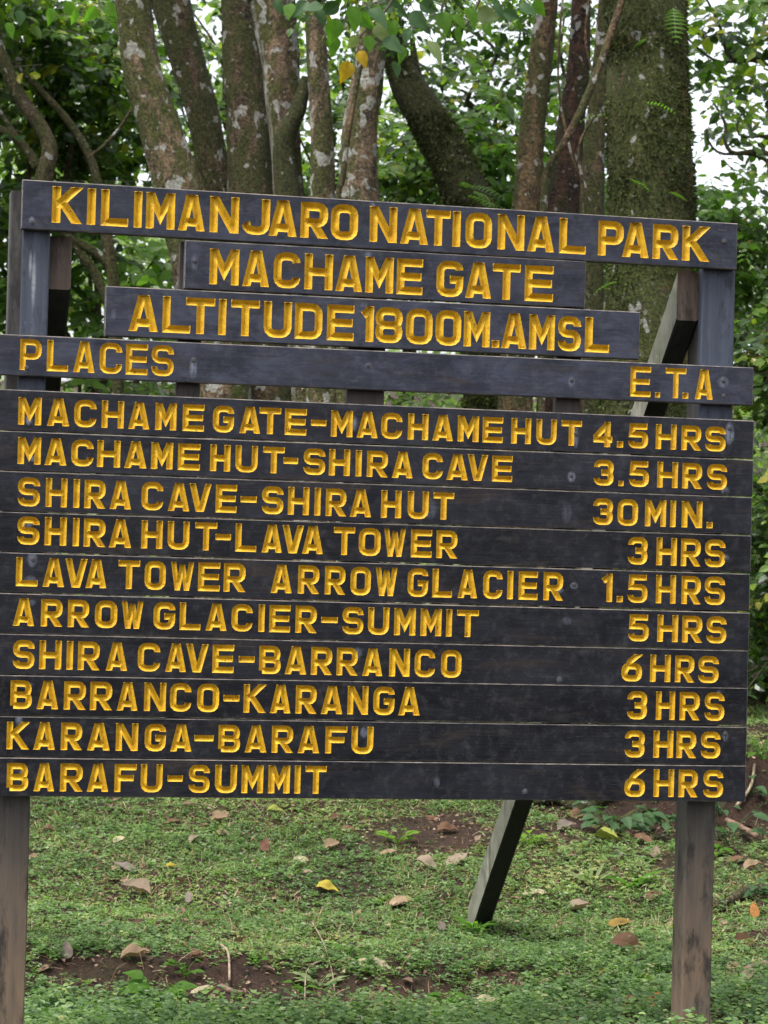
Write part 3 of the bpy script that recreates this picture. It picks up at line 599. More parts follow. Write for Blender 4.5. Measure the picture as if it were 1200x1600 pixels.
def tube_np(P0, P1, r):
    'many thin three-sided twigs'
    n = len(P0); d = P1 - P0; M = frames(d, np.tile([.3, .2, .93], (n, 1)))
    a = np.arange(3) * 2 * math.pi / 3; c = np.stack([np.zeros(3), np.cos(a), np.sin(a)], 1)
    R0 = np.einsum('nij,kj->nki', M, c)
    V = np.concatenate([P0[:, None] + R0 * r[:, None, None], P1[:, None] + R0 * (r * .5)[:, None, None]], 1).reshape(-1, 3)
    f = np.array([(0, 1, 4), (0, 4, 3), (1, 2, 5), (1, 5, 4), (2, 0, 3), (2, 3, 5)]); F = (f[None] + (np.arange(n) * 6)[:, None, None]).reshape(-1, 3)
    return V, F
def sprays(rg, cen, rad, n, leaf, nl=11, droop=.25, length=(.28, .6), face=0.55):
    'n leafy twigs spread through an ellipsoid'
    u = rg.normal(size=(n, 3)); u /= np.linalg.norm(u, axis=1, keepdims=True); rr = rg.random((n, 1)) ** .42
    q = u * rr * rad + cen
    d = np.stack([rg.normal(size=n), rg.normal(size=n), rg.normal(size=n) * .5 - droop], 1); d /= np.linalg.norm(d, axis=1, keepdims=True)
    L = rg.uniform(*length, size=n)
    t = (np.arange(nl) + .5) / nl
    base = q[:, None] + d[:, None] * (L[:, None] * t)[:, :, None]
    base[:, :, 2] -= (t ** 2)[None] * .12 * L[:, None]
    side = np.cross(d, [0, 0, 1.0]); side /= np.linalg.norm(side, axis=1, keepdims=True) + 1e-9
    s = np.where(np.arange(nl) % 2 == 0, 1.0, -1.0)[None, :, None]
    ld = side[:, None] * s + d[:, None] * .55 + rg.normal(size=(n, nl, 3)) * .33; ld[:, :, 2] -= .3
    up = np.array([0, -face, 1.0]) + rg.normal(size=(n, nl, 3)) * .55
    sz = leaf * rg.uniform(.6, 1.25, size=(n, nl)) * (1 - .35 * np.abs(t - .45))[None]
    tint = np.clip(rg.normal(.48, .2, size=(n, 1)) + rg.normal(0, .14, size=(n, nl)), 0, 1)
    return base.reshape(-1, 3), ld.reshape(-1, 3), up.reshape(-1, 3), sz.ravel(), tint.ravel(), q, q + d * L[:, None]
GREEN = [(0, (.014, .034, .012)), (.3, (.032, .072, .018)), (.55, (.085, .165, .028)), (.8, (.18, .28, .04)), (1, (.28, .26, .04))]
M_DARK = leaf_mat('dark_glossy_foliage', GREEN, .5, .28)
M_MID = leaf_mat('fresh_green_foliage', [(0, (.035, .075, .018)), (.5, (.10, .20, .035)), (.9, (.17, .30, .06)), (1, (.28, .22, .03))], .52, .34)
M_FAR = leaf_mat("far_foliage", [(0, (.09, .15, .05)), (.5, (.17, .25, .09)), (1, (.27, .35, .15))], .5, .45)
M_TWIG = Mat('twig_bark', .8, .3); M_TWIG.col(M_TWIG.mix(M_TWIG.noise(20), (.03, .025, .018), (.09, .075, .05))); M_TWIG = M_TWIG.m
def crown(parent, parts, leaf, mat, seed, name='crown', nl=11, small=False, **kw):
    'all sprays of a crown in one mesh: leaves and their twigs'
    rg = np.random.default_rng(seed); A = []; tn = []; F = []; o = 0; mi = []
    for cen, rad, n in parts:
        b, d, u, s, t, q0, q1 = sprays(rg, np.array(cen), np.array(rad), int(n), leaf, nl, **kw)
        V, f = leaf_cloud(b, d, u, s * 1.15, *((LEAF4, LEAF4F) if small else (LEAF7, LEAF7F)), 1.3); k = 4 if small else 7
        A.append(V); F.append(f + o); o += len(V); tn.append(np.repeat(t, k)); mi.append(np.zeros(len(f), int))
        V, f = tube_np(q0, q1, np.full(len(q0), .0032)); A.append(V); F.append(f + o); o += len(V); tn.append(np.zeros(len(V))); mi.append(np.ones(len(f), int))
    ob = link(name, mesh_np(name, np.concatenate(A), np.concatenate(F), [mat, M_TWIG], np.concatenate(tn), mi=np.concatenate(mi)), parent)
    ob['kind'] = 'stuff'; return ob

# ------------------------------------------------------------------ trunks and branches
def smooth_path(pts, sub):
    out = []
    n = len(pts)
    for k in range(n-1):
        p0, p1, p2, p3 = pts[max(0, k-1)], pts[k], pts[k+1], pts[min(n-1, k+2)]
        for j in range(sub):
            t = j/sub; out.append(tuple(.5*((2*b) + (-a+c)*t + (2*a-5*b+4*c-d)*t*t + (-a+3*b-3*c+d)*t**3) for a, b, c, d in zip(p0, p1, p2, p3)))
    out.append(tuple(pts[-1])); return out
def limb_mesh(name, pts, mat, nseg=20, sub=8, bump=.12, flute=.0, origin=Vector((0, 0, 0))):
    'tapering bark-covered tube along (x, y, z, radius), thickness and axis wandering'
    P_ = smooth_path(pts, sub); V = []; F = []; s = random.uniform(0, 99); n = len(P_)
    for k, (x, y, z, r) in enumerate(P_):
        p = Vector((x, y, z)); a = Vector(P_[max(0, k-1)][:3]); b = Vector(P_[min(n-1, k+1)][:3]); d = (b-a).normalized()
        e1 = d.cross(Vector((.2, .97, .1))).normalized(); e2 = d.cross(e1)
        for j in range(nseg):
            t = 2*math.pi*j/nseg; c, q = math.cos(t), math.sin(t)
            v = noise.noise((c*1.3+s, q*1.3, (p.z+p.x)*1.8)) * bump + noise.noise((c*3+s, q*3, (p.z+p.x)*7+s)) * bump * .5 + noise.noise((c*7+s, q*7, (p.z+p.x)*22+s)) * bump * .28
            v += flute * max(0, math.cos(3*t + s))
            V.append(p + (e1*c + e2*q) * r * (1+v) - origin)
    F = [(k*nseg+i, k*nseg+(i+1) % nseg, (k+1)*nseg+(i+1) % nseg, (k+1)*nseg+i) for k in range(n-1) for i in range(nseg)]
    F += [tuple(range(nseg-1, -1, -1)), tuple((n-1)*nseg+i for i in range(nseg))]
    return mesh_py(name, V, F, mat, smooth=True)
def path_px(L, Y): 
    out = []
    for q in L:
        px, py, dpx = q[:3]; YY = Y + (q[3] if len(q) > 3 else 0)
        p = at(px, py, YY); out.append((p.x, p.y, p.z, dpx * YY / F_PX / 2))
    return out
PALE = bark_mat('pale_lichened_bark', (.19, .15, .11), (.06, .045, .03), (.085, .095, .018), .5, .9, side=(( -.95, -.3, 0), (.34, .33, .30), .86, 2))
STRIPE = bark_mat('moss_striped_bark', (.18, .145, .105), (.06, .045, .03), (.08, .095, .018), .55, .85, side=((.75, -.66, 0), (.07, .10, .016), .93, 2))
DARKB = bark_mat('dark_mossy_bark', (.12, .095, .065), (.034, .027, .019), (.07, .08, .02), .6, .6)
MOSSY = bark_mat('moss_covered_bark', (.04, .034, .024), (.014, .012, .009), (.055, .062, .014), .8, .15)
BROWNB = bark_mat('brown_lichened_bark', (.17, .13, .08), (.055, .042, .028), (.08, .085, .025), .55, .5, .35)
REDB = bark_mat('reddish_dark_bark', (.075, .045, .032), (.022, .015, .012), (.05, .055, .02), .35, .35)
BIGB = bark_mat('great_trunk_bark', (.085, .075, .045), (.024, .021, .014), (.075, .095, .020), .85, .22, .55, side=((.93, -.35, 0), (.10, .062, .016), .84, 2))
moss_m = leaf_mat('moss_and_small_ferns', [(0, (.018, .022, .008)), (.5, (.035, .044, .013)), (.85, (.08, .105, .02)), (1, (.12, .16, .06))], .2, .7, spec=.2)
def moss_tufts(parent, trunk, n, seed, size=.02, zr=(0, 9), name='moss'):
    'thousands of tiny moss leaves rooted in the bark'
    rg = np.random.default_rng(seed); me = trunk.data; c = np.zeros(len(me.polygons)*3); me.polygons.foreach_get('center', c); c = c.reshape(-1, 3)
    nn = np.zeros(len(me.polygons)*3); me.polygons.foreach_get('normal', nn); nn = nn.reshape(-1, 3); ar = np.zeros(len(me.polygons)); me.polygons.foreach_get('area', ar)
    ok = (c[:, 2] > zr[0]) & (c[:, 2] < zr[1]) & (nn[:, 1] < .35)
    dens = np.clip(vnoise(c[:, 0]+c[:, 1], c[:, 2], seed, 5) * 1.8 - .45, 0, 1) * ok * ar
    k = rg.choice(len(c), n, p=dens/dens.sum()); e = np.sqrt(ar[k])[:, None] * .5
    p = c[k] + rg.uniform(-1, 1, (n, 3)) * e; p -= nn[k] * np.sum((p - c[k]) * nn[k], 1, keepdims=True)
    d = nn[k] * .8 + rg.normal(size=(n, 3)) * .55; d[:, 2] -= .25
    V, f = leaf_cloud(p - nn[k]*.004, d, rg.normal(size=(n, 3)), size * rg.uniform(.4, 1.5, n), LEAF4, LEAF4F, .8)
    o = link(name, mesh_np(name, V, f, moss_m, np.repeat(np.clip(vnoise(p[:, 0], p[:, 2], seed+1, 4)*.7 + rg.normal(.1, .2, n), 0, 1), 4)), parent); o['kind'] = 'stuff'; return o
def fern_mesh(L=.16, n=9):
    V = []; F = []
    for k in range(n):
        t = (k+.6)/n; x = L*t; z = -.35*L*t*t + .12*L*t; w_ = L*.30*math.sin(math.pi*min(1, t*.85+.12)); 
        for s in (1, -1):
            b = len(V); V += [(x, 0, z), (x+L*.035, s*w_*.5, z+.004), (x+L*.05, s*w_, z-.008), (x+L*.06, s*w_*.45, z-.002), (x+L*.055, 0, z)]
            F.append((b, b+1, b+2, b+3, b+4) if s < 0 else (b+4, b+3, b+2, b+1, b))
    b = len(V); V += [(0, .002, 0), (0, -.002, 0), (L, 0, -.23*L)]; F.append((b, b+1, b+2))
    me = mesh_py('fern_frond', V, F, M_MID); a = me.attributes.new('tint', 'FLOAT', 'POINT'); a.data.foreach_set('value', [.55]*len(V)); return me
FERN = fern_mesh()
def tree(label, L, Y, mat, crown_n=220, limbs=(), nseg=22, bump=.12, flute=0, group='moss and lichen covered trees behind the board', name='forest_tree', leafm=None, base=1190):
    lo = path_px(L, Y); b = lo[-1]
    zg = gz(b[0], b[1]); lo[-1] = (b[0], b[1], min(b[2], zg) - .1, b[3])
    top = lo[0]; nx_ = lo[1]; dv = Vector(top[:3]) - Vector(nx_[:3]); dv.normalize(); dv.z = max(dv.z, .85)
    up = [(top[0]+dv.x*s*.5, top[1]+dv.y*s*.5, top[2]+dv.z*s, top[3]*(1-.16*s)) for s in (3.2, 1.6)]
    t = empty(name, (b[0], b[1], zg), label, 'tree', group); org = Vector(t.location)
    me = limb_mesh('trunk', up + lo, mat, nseg, 9, bump, flute); me.transform(Matrix.Translation(-org)); tr = link('trunk', me, t)
    for q in limbs:
        lm = limb_mesh('branch', path_px(q[0], q[1]), q[2] if len(q) > 2 else mat, 12, 8, .16); lm.transform(Matrix.Translation(-org)); link('branch', lm, t)
    if crown_n:
        u = up[0]; c = Vector((u[0], u[1], u[2]+.5)) - org
        for k in range(3):
            e = Vector((c.x + (-1, .2, 1.0)[k]*.9, c.y + (.3, -.8, .6)[k]*.8, c.z + .7)); s = Vector((up[1][0], up[1][1], up[1][2])) - org
            lm = limb_mesh('branch', [(s.x, s.y, s.z + .5, up[1][3]*.5), ((s.x+e.x)/2, (s.y+e.y)/2, (s.z+e.z)/2 + .6, up[1][3]*.38), (e.x, e.y, e.z, .02)], mat, 8, 4); link('branch', lm, t)
        crown(t, [((c.x, c.y, c.z+.6), (1.9, 1.7, 1.0), crown_n * .25)], .13, leafm or M_DARK, int(Y*100+crown_n+top[0]*50), nl=9, small=True)
    return t, tr
T_A, tra = tree('leaning pale-barked tree with a green moss stripe, rising behind the letters MANJ', [(206,-60,56),(207,0,54),(222,110,60),(258,220,68),(277,290,74),(312,450,80),(345,640,100),(350,900,115),(350,1190,150)], 14.5, STRIPE)
T_B, trb = tree('darker leaning tree close behind the moss-striped one on the left', [(250,-60,60),(266,0,60),(298,110,52),(322,200,50),(336,290,54),(362,450,60),(388,640,80),(395,900,90),(398,1190,120)], 15.3, DARKB, crown_n=150)
T_C, trc = tree('straight dark mossy tree above the letters JA of the title board', [(366,-60,42),(368,0,44),(380,110,62),(388,210,72),(392,300,76),(400,500,90),(412,640,100),(420,900,110),(425,1190,140)], 14.9, DARKB, crown_n=150)
T_D, trd = tree('pale-edged lichen-spotted tree leaning left above the letter R', [(425,-60,74),(427,0,72),(437,90,62),(440,170,52),(447,240,48),(452,310,50),(470,480,56),(490,700,64),(500,1190,100)], 14.3, PALE, crown_n=180,
    limbs=[([(478,120,14),(466,170,26),(447,212,34),(443,250,36),(452,320,40)], 14.15, MOSSY)])
PALE2 = bark_mat('white_spotted_bark', (.19, .155, .11), (.06, .045, .03), (.075, .085, .018), .5, .95)
T_E, tre = tree('slender white-spotted tree with a mossy elbow beside it above the letter O', [(490,-60,34),(491,0,34),(497,110,34),(502,200,34),(504,300,40),(506,640,54),(500,900,64),(498,1190,90)], 14.0, PALE2, crown_n=150)
T_F, trf = tree('grey-brown tree with round lichen spots and a climbing vine above the first N of NATIONAL', [(592,-60,44),(587,0,44),(577,100,48),(563,200,56),(560,300,66),(560,500,72),(560,640,80),(556,900,96),(552,1190,120)], 13.8, PALE2, crown_n=220)
T_G, trg = tree('thick mossy tree bending steeply to the right behind the letters AT', [(612,-60,22.9),(612,0,24.6),(618,70,29.9),(632,125,49.3),(668,185,59.8),(703,250,66.9),(737,330,73.9),(752,480,65.1),(752,640,56.3),(760,900,66.9),(770,1190,96.8)], 15.0, MOSSY, bump=.2, crown_n=120,
    limbs=[([(644,60,8),(650,110,14),(664,150,20),(690,210,30)], 15.0, MOSSY)])
T_H, trh = tree('tall brown-spotted tree standing above the letters IO', [(858,-60,32),(854,0,34),(843,110,38),(830,220,42),(822,320,46),(812,500,52),(805,640,56),(802,900,66),(800,1190,90)], 14.6, BROWNB, crown_n=220)
T_I, tri = tree('reddish dark tree with whitish speckles left of the great trunk', [(910,-60,30),(908,0,30),(903,110,36),(890,220,44),(883,320,60),(875,500,60),(870,640,64),(866,900,76),(862,1190,100)], 15.6, REDB, crown_n=120)
T_J, trj = tree('great moss-covered trunk, widest of all, behind the word PARK', [(1004,-60,123.8),(1006,0,121.9),(1012,110,121.9),(1014,220,129.2),(1017,335,129.2),(1012,500,136.5),(1008,640,145.6),(1004,900,163.8),(1000,1190,227.5)], 13.2, BIGB, nseg=40, bump=.07, flute=.04, crown_n=320)
T_K, trk = tree('small dark stem just behind the left side of the great trunk', [(950,-60,22),(946,0,22),(938,110,26),(930,220,32),(925,330,40),(920,640,44),(915,1190,60)], 14.3, DARKB, crown_n=60)
moss_tufts(T_J, trj, 30000, 21, .024); moss_tufts(T_G, trg, 15000, 22, .026); moss_tufts(T_C, trc, 4000, 23, .018); moss_tufts(T_A, tra, 2500, 24, .016)
moss_tufts(T_F, trf, 2200, 25, .016); moss_tufts(T_D, trd, 2500, 26, .016); moss_tufts(T_B, trb, 3000, 27, .018); moss_tufts(T_H, trh, 2500, 28, .014); moss_tufts(T_I, tri, 2000, 29, .014)
for (tt, px, py, Y, sc, rz, tilt) in ((T_J, 1052, 12, 12.95, 1.5, -1.5, .9), (T_J, 1008, 160, 12.93, 1.1, .1, .1), (T_J, 950, 178, 12.98, 1.1, 3.0, .1), (T_J, 985, 280, 12.93, .9, .3, .3), (T_J, 965, 440, 12.93, 1.0, 2.6, .2), (T_J, 1045, 300, 12.95, .7, .2, .2), (T_J, 1010, 60, 12.93, .7, 2.4, .4),
                                      (T_G, 735, 290, 14.75, 1.5, -.4, .2), (T_G, 730, 305, 14.72, 1.4, .4, .2), (T_G, 750, 318, 14.75, 1.3, -.2, .1), (T_G, 722, 285, 14.75, 1.1, 1.2, .1), (T_G, 742, 300, 14.7, 1.2, -1.0, .3)):
    p = at(px, py, Y) - Vector(tt.location); o = link('fern_frond', FERN, tt, p); o.scale = (sc,)*3; o.rotation_euler = (random.uniform(-.3, .3), tilt, rz)
# climbing stems
def vine(label, L, Y, mat=None, cat='vine', group='woody vines hanging among the trees'):
    pts = path_px(L, Y); b = pts[-1]; o = Vector(b[:3]); me = limb_mesh('liana', pts, mat or BROWNB, 8, 8, .2); me.transform(Matrix.Translation(-o))
    return tag(link('liana', me, None, o), label, cat, group)
vine('pale woody liana slanting down across the left edge of the great trunk', [(990,-60,12),(972,0,11),(952,60,12),(935,108,12),(905,180,13),(880,225,11),(856,265,11),(850,320,12),(846,500,12),(850,1190,18)], 12.9)
vine('thin straight brown vine in front of the tree above NATIONAL', [(582,-60,7),(575,50,8),(560,120,8),(546,200,8),(535,280,9),(527,330,9),(520,640,10),(520,1190,14)], 13.3)
for k, L in enumerate(([(930,-60,4),(915,60,4),(935,160,4),(905,230,5),(912,330,5),(905,640,5),(905,1190,7)], [(885,-60,4),(872,120,4),(895,250,4),(915,300,5),(910,420,5),(900,1190,7)])):
    vine(['hair-thin vine looping between the reddish tree and the great trunk', 'thin bent vine crossing low in front of the reddish tree'][k], L, 13.6 + .3*k)

# small leaning trees and bushes whose stems show at the left
BRN_L = bark_mat('thin_branch_bark', (.11, .095, .06), (.045, .038, .026), (.08, .085, .025), .6, .35)
def bush(label, stems, Y, clouds, leaf, mat, seed, name='understorey_tree', cat='small tree', group='leafy undergrowth behind the board', **kw):
    b = path_px(stems[0], Y)[-1]; zg = gz(b[0], b[1]); t = empty(name, (b[0], b[1], zg), label, cat, group); org = Vector(t.location)
    for k, L in enumerate(stems):
        pts = path_px(L, Y)
        if L[-1][1] > 1100: pts[-1] = (pts[-1][0], pts[-1][1], gz(pts[-1][0], pts[-1][1]) - .08, pts[-1][3])
        nm = 'trunk' if k == 0 else 'branch'; me = limb_mesh(nm, pts, BRN_L, 10, 7, .14); me.transform(Matrix.Translation(-org)); link(nm, me, t)
    parts = []
    for (px, py, dY, rx, ry, rd, n) in clouds:
        c = at(px, py, Y+dY) - org; s = (Y+dY)/F_PX; parts.append(((c.x, c.y, c.z), (rx*s, rd, ry*s), n))
    crown(t, parts, leaf, mat, seed, **kw); return t
bush('crooked small tree with bare forked limbs at the far left of the title board', [[(-30,-60,14),(-8,50,20),(8,100,22),(30,150,24),(62,195,24),(78,235,26),(66,290,30),(50,420,30),(48,700,34),(44,1180,44)], [(-40,170,9),(0,202,13),(32,222,15),(60,262,18)], [(-60,130,6),(-20,150,8),(10,190,8),(50,250,10)]], 14.6,
     [(-60,-40,.4,150,80,1.0,150),(-90,560,.8,90,120,.8,60),(-150,150,.5,120,200,1,180)], .095, M_DARK, 101)
bush('thin arching sapling left of the moss-striped tree', [[(20,95,7),(35,112,9),(62,140,10),(92,172,12),(118,205,13),(138,240,14),(152,285,15),(165,360,18),(178,450,18),(185,640,20),(190,1180,26)], [(212,160,4),(190,195,5),(165,225,6),(143,243,8)], [(20,300,5),(60,330,8),(110,372,12),(150,395,14),(175,420,15)], [(110,372,6),(128,400,14),(150,430,16),(180,500,17)]], 14.9,
     [(100,60,.9,120,90,.7,110),(110,320,.9,80,60,.7,40)], .085, M_DARK, 102)
def shrub(label, px, py, Y, rx, ry, rd, n, leaf, mat, seed, clouds=(), bx=None, **kw):
    q = random.Random(seed); j = lambda s=.25: q.uniform(-s, s) * rx; x0 = px if bx is None else bx
    m1 = (x0*.7 + px*.3 + j(.3), max(py + ry*1.3, 700), 13)
    stems = [[(px-rx*.3+j(), py-ry*.6, 3), (px+j(), py-ry*.2, 5), (px+j(), py+ry*.3, 7), ((px+x0)/2+j(.35), py+ry*.8, 10), m1, (x0+j(), 960, 16), (x0, 1185, 20)],
             [(px+rx*.6+j(), py-ry*.5, 3), (px+rx*.35+j(), py, 4), ((px+x0)/2+j(), py+ry*.6, 7), m1[:2] + (9,)],
             [(px-rx*.7+j(), py-ry*.1, 3), (px-rx*.35+j(), py+ry*.3, 4), ((px+x0)/2+j(), py+ry*.9, 6), m1[:2] + (8,)]]
    return bush(label, stems, Y, [(px, py, 0, rx, ry, rd, n)] + list(clouds), leaf, mat, seed, **kw)
shrub('dense dark small tree filling the upper left corner', 80, 90, 16.6, 190, 140, .9, 230, .105, M_DARK, 201)
shrub('dark leafy tree between the corner foliage and the moss-striped tree', 130, 240, 17.3, 150, 120, .9, 170, .10, M_DARK, 202)
shrub('big-leaved bright bush seen under the left end of the title board', 150, 460, 15.8, 130, 130, .7, 60, .12, M_MID, 203)
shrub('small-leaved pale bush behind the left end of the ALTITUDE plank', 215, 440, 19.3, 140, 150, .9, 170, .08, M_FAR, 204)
shrub('bright bush hanging beyond the left posts', -30, 430, 16.0, 110, 170, .8, 130, .10, M_MID, 205)
shrub('dark foliage closing the gap between the leaning trees', 335, 130, 18.3, 90, 190, .8, 110, .08, M_DARK, 206)
shrub('dark foliage behind the slender spotted trees', 520, 180, 18.0, 100, 190, .8, 110, .085, M_DARK, 207)
shrub('dark drooping foliage under the bending mossy tree', 650, 300, 16.9, 90, 130, .7, 150, .09, M_DARK, 208)
shrub('foliage with many small sky gaps right of the bending mossy tree', 745, 110, 17.6, 130, 150, .9, 140, .085, M_DARK, 209)
shrub('green leafy tree left of the tall brown-spotted tree', 765, 260, 16.6, 90, 110, .7, 130, .09, M_MID, 210)
shrub('leafy growth between the tall brown tree and the great trunk', 900, 150, 17.4, 90, 230, .8, 110, .08, M_DARK, 211)
shrub('light green leaves low between the brown tree and the great trunk', 905, 330, 16.5, 90, 150, .7, 120, .08, M_MID, 212)
shrub('thin leafy tree against the white sky in the upper right corner', 1150, 60, 16.6, 110, 110, 1.0, 90, .10, M_DARK, 213, nl=9, bx=1330)
shrub('sparse leafy twigs hanging in the bright gap on the right', 1140, 210, 15.6, 75, 90, .9, 26, .085, M_DARK, 214, nl=8, bx=1320)
shrub('bush with lit leaves behind the right end of the title board', 1150, 400, 16.2, 100, 120, .8, 210, .08, M_MID, 215, bx=1290, clouds=[(1120, 325, -.3, 60, 30, .5, 30)])
shrub('dark vine-draped bush beside the right edge of the board', 1215, 560, 13.9, 60, 100, .5, 130, .075, M_DARK, 216)
shrub('dark heart-leaved climber curtain right of the lower rows', 1225, 860, 13.7, 55, 170, .5, 200, .07, M_DARK, 217, clouds=[(1205, 1020, .2, 40, 90, .4, 60)])
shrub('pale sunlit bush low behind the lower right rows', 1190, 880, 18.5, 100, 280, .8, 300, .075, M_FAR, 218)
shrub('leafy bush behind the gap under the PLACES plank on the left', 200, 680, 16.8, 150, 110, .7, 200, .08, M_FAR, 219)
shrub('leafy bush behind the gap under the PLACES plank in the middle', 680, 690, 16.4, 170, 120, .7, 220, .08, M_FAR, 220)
shrub('dark tree beyond the left edge of the picture', -190, 200, 17.0, 160, 260, 1.0, 260, .09, M_DARK, 221)
shrub('dark tree beyond the right edge of the picture', 1400, 260, 16.5, 160, 260, 1.0, 240, .09, M_DARK, 222)

shrub('low leafy shrub growing on the bank behind the right post', 1020, 1225, 13.6, 130, 35, .4, 90, .055, M_DARK, 231)
# far wood: a mass of foliage beyond the near trees
rg = np.random.default_rng(50); N = 30000
fx = rg.uniform(-15, 15, N); fy = rg.uniform(21, 46, N)
lx = fx / fy * F_PX + 600
skyline = np.interp(lx, [-600, 0, 300, 600, 760, 900, 1060, 1130, 1230, 1600], [-120, -60, 0, 110, 210, 290, 350, 375, 350, 260]) + 160 * (vnoise(fx, fy * .3, 51, .8) - .5)
ztop = 1.63 + (854 - skyline + .0275 * (lx - 600)) / F_PX * fy
gq = (fy - 21) / 25; surf = ground_z(fx, fy) + .8 + (ztop - ground_z(fx, fy) - .8) * gq ** .9 + 1.3 * (vnoise(fx, fy, 54, .55) - .5)
fz = np.maximum(surf - 1.6 * rg.random(N) ** 1.6, ground_z(fx, fy))
cl = vnoise(fx + fy * .37, fz, 52, 1.3) > .36; P_ = np.stack([fx, fy, fz], 1)[cl]; n = len(P_)
d = rg.normal(size=(n, 3)); d[:, 2] -= .5; up = rg.normal(size=(n, 3)) * .7 + [0, -.3, 1]
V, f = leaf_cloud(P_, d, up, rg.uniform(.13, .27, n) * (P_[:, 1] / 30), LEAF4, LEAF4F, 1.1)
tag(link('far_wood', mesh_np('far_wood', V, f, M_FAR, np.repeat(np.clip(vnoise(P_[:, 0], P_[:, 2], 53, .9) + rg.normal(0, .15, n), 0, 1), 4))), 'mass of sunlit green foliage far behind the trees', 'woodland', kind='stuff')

# bough hanging into the picture at the top: every leaf its own part
def big_leaf(seed, fold=.1, curl=.2, w=.36):
    rr = random.Random(seed); V = []; F = []; nu, nv = 9, 6
    for i in range(nu+1):
        t = i/nu; ww = w * (math.sin(math.pi * min(1, t*1.02)**.72)) * (1 - .25*t) + .004
        for j in range(-nv//2, nv//2+1):
            s = j/(nv/2); V.append((t, s*ww*(1+.05*rr.uniform(-1, 1)), abs(s)*fold*ww*2 - curl*t*t + .02*rr.uniform(-1, 1)*abs(s)))
    m = nv+1; F = [(i*m+j, (i+1)*m+j, (i+1)*m+j+1, i*m+j+1) for i in range(nu) for j in range(nv)]
    return V, F
def leaf_col(name, c, trans=.45, rough=.55, spec=.22):
    m = Mat(name, rough, spec); nz = m.noise(3.0, 4, .6); k = m.mix(m.ramp(nz, [(.35, 0.0), (.7, .6)]), c, tuple(x*.55 for x in c))
    g = m.noise(26, 3, .6); k = m.mix(m.ramp(g, [(.62, 0.0), (.72, .45)]), k, tuple(x*.4 for x in c)); m.col(k)
    tr = m.n('ShaderNodeBsdfTranslucent'); m.l(m.mix(1.0, k, (1.5, 1.7, .8), 'MULTIPLY'), tr.inputs[0]); mx = m.n('ShaderNodeMixShader'); mx.inputs[0].default_value = trans
    out = [x for x in m.t.nodes if x.type == 'OUTPUT_MATERIAL'][0]; m.l(m.b.outputs[0], mx.inputs[1]); m.l(tr.outputs[0], mx.inputs[2]); m.l(mx.outputs[0], out.inputs[0]); return m.m
LC = {'g': leaf_col('bright_green_leaf', (.085, .19, .022), .55), 'd': leaf_col('dull_green_leaf', (.045, .095, .035), .35), 'y': leaf_col('yellow_leaf', (.42, .27, .02), .35), 'l': leaf_col('pale_green_leaf', (.17, .22, .09), .35)}
BL = {}
for c in LC:
    for k in range(3): V, F = big_leaf(k, .1 + .05*k, .15 + .1*k, .40 - .03*k); BL[c, k] = mesh_py('leaf', V, F, LC[c], smooth=True)
bo = at(640, -40, 12.4); B = empty('overhanging_bough', bo, 'bough of large green leaves and one yellow leaf hanging down at the top centre', 'branch')
for L in ([(900,-30,9),(800,-30,8),(700,-20,7),(620,-14,6),(540,-8,5),(470,-10,4)], [(700,-20,5),(690,20,4),(700,60,3)], [(620,-14,4),(600,20,4),(560,60,3),(555,85,2)], [(760,-25,5),(740,20,4),(720,50,3)]):
    me = limb_mesh('twig', path_px(L, 12.4), M_TWIG, 6, 5, .1); me.transform(Matrix.Translation(-bo)); link('twig', me, B)
_bc = []
for (px, py, rx, ry, n) in ((560, -10, 90, 30, 26), (690, -5, 80, 30, 22), (630, 30, 60, 25, 10), (800, -10, 80, 25, 16)):
    c = at(px, py, 12.6) - bo; _bc.append(((c.x, c.y, c.z), (rx*12.4/F_PX, .25, ry*12.4/F_PX), n))
crown(B, _bc, .06, M_DARK, 333, name='foliage', nl=8, length=(.12, .25))
# (x, y of the leaf's base, length, direction in degrees on the picture plane, colour)
BLV = [(548,8,40,-75,'g'),(525,28,38,-100,'g'),(560,20,34,-50,'g'),(520,55,30,-85,'g'),(575,15,40,-35,'d'),(600,8,38,-20,'d'),(590,35,34,-60,'l'),(545,95,34,-105,'y'),(560,80,26,-60,'y'),(575,55,26,-80,'g'),(600,60,34,-35,'d'),(530,5,34,-150,'d'),
       (505,10,30,-170,'d'),(690,18,34,-75,'g'),(705,25,30,-30,'g'),(640,20,34,-40,'d'),(655,5,30,-20,'d'),(625,70,28,-80,'g'),(615,95,26,-70,'d'),(665,65,42,-45,'l'),(730,12,34,-60,'g'),(745,20,34,-15,'l'),(770,5,30,-50,'d'),(785,20,28,-10,'d'),(720,40,26,-100,'g'),
       (480,2,30,-130,'d'),(495,15,26,-60,'d'),(455,5,26,-100,'g'),(810,10,30,-20,'d'),(760,35,24,-80,'g'),(835,0,28,-60,'g'),(640,45,24,-110,'d'),(430,0,24,-60,'d'),(558,55,24,-120,'l'),(615,30,30,-95,'g'),
       (80,12,26,-90,'g'),(100,5,28,-40,'g'),(150,10,28,-120,'g'),(165,5,26,-50,'g'),(30,15,24,-80,'d'),(10,35,24,-60,'g'),(118,15,22,-95,'g')]
for k, (px, py, ln, a, c) in enumerate(BLV):
    p = at(px, py, 12.35 + random.uniform(-.25, .15)) - bo; o = link('leaf', BL[c, k % 3], B, p); s = ln * 12.4 / F_PX * 1.12; o.scale = (s,)*3
    dx = Vector((math.cos(R(a)), random.uniform(-.35, .1), math.sin(R(a)))).normalized(); up = Vector((random.uniform(-.8, .8), -.75, random.uniform(-.2, 1.0)))
    yy = up.cross(dx).normalized(); zz_ = dx.cross(yy); o.rotation_euler = Matrix((dx, yy, zz_)).transposed().to_euler()

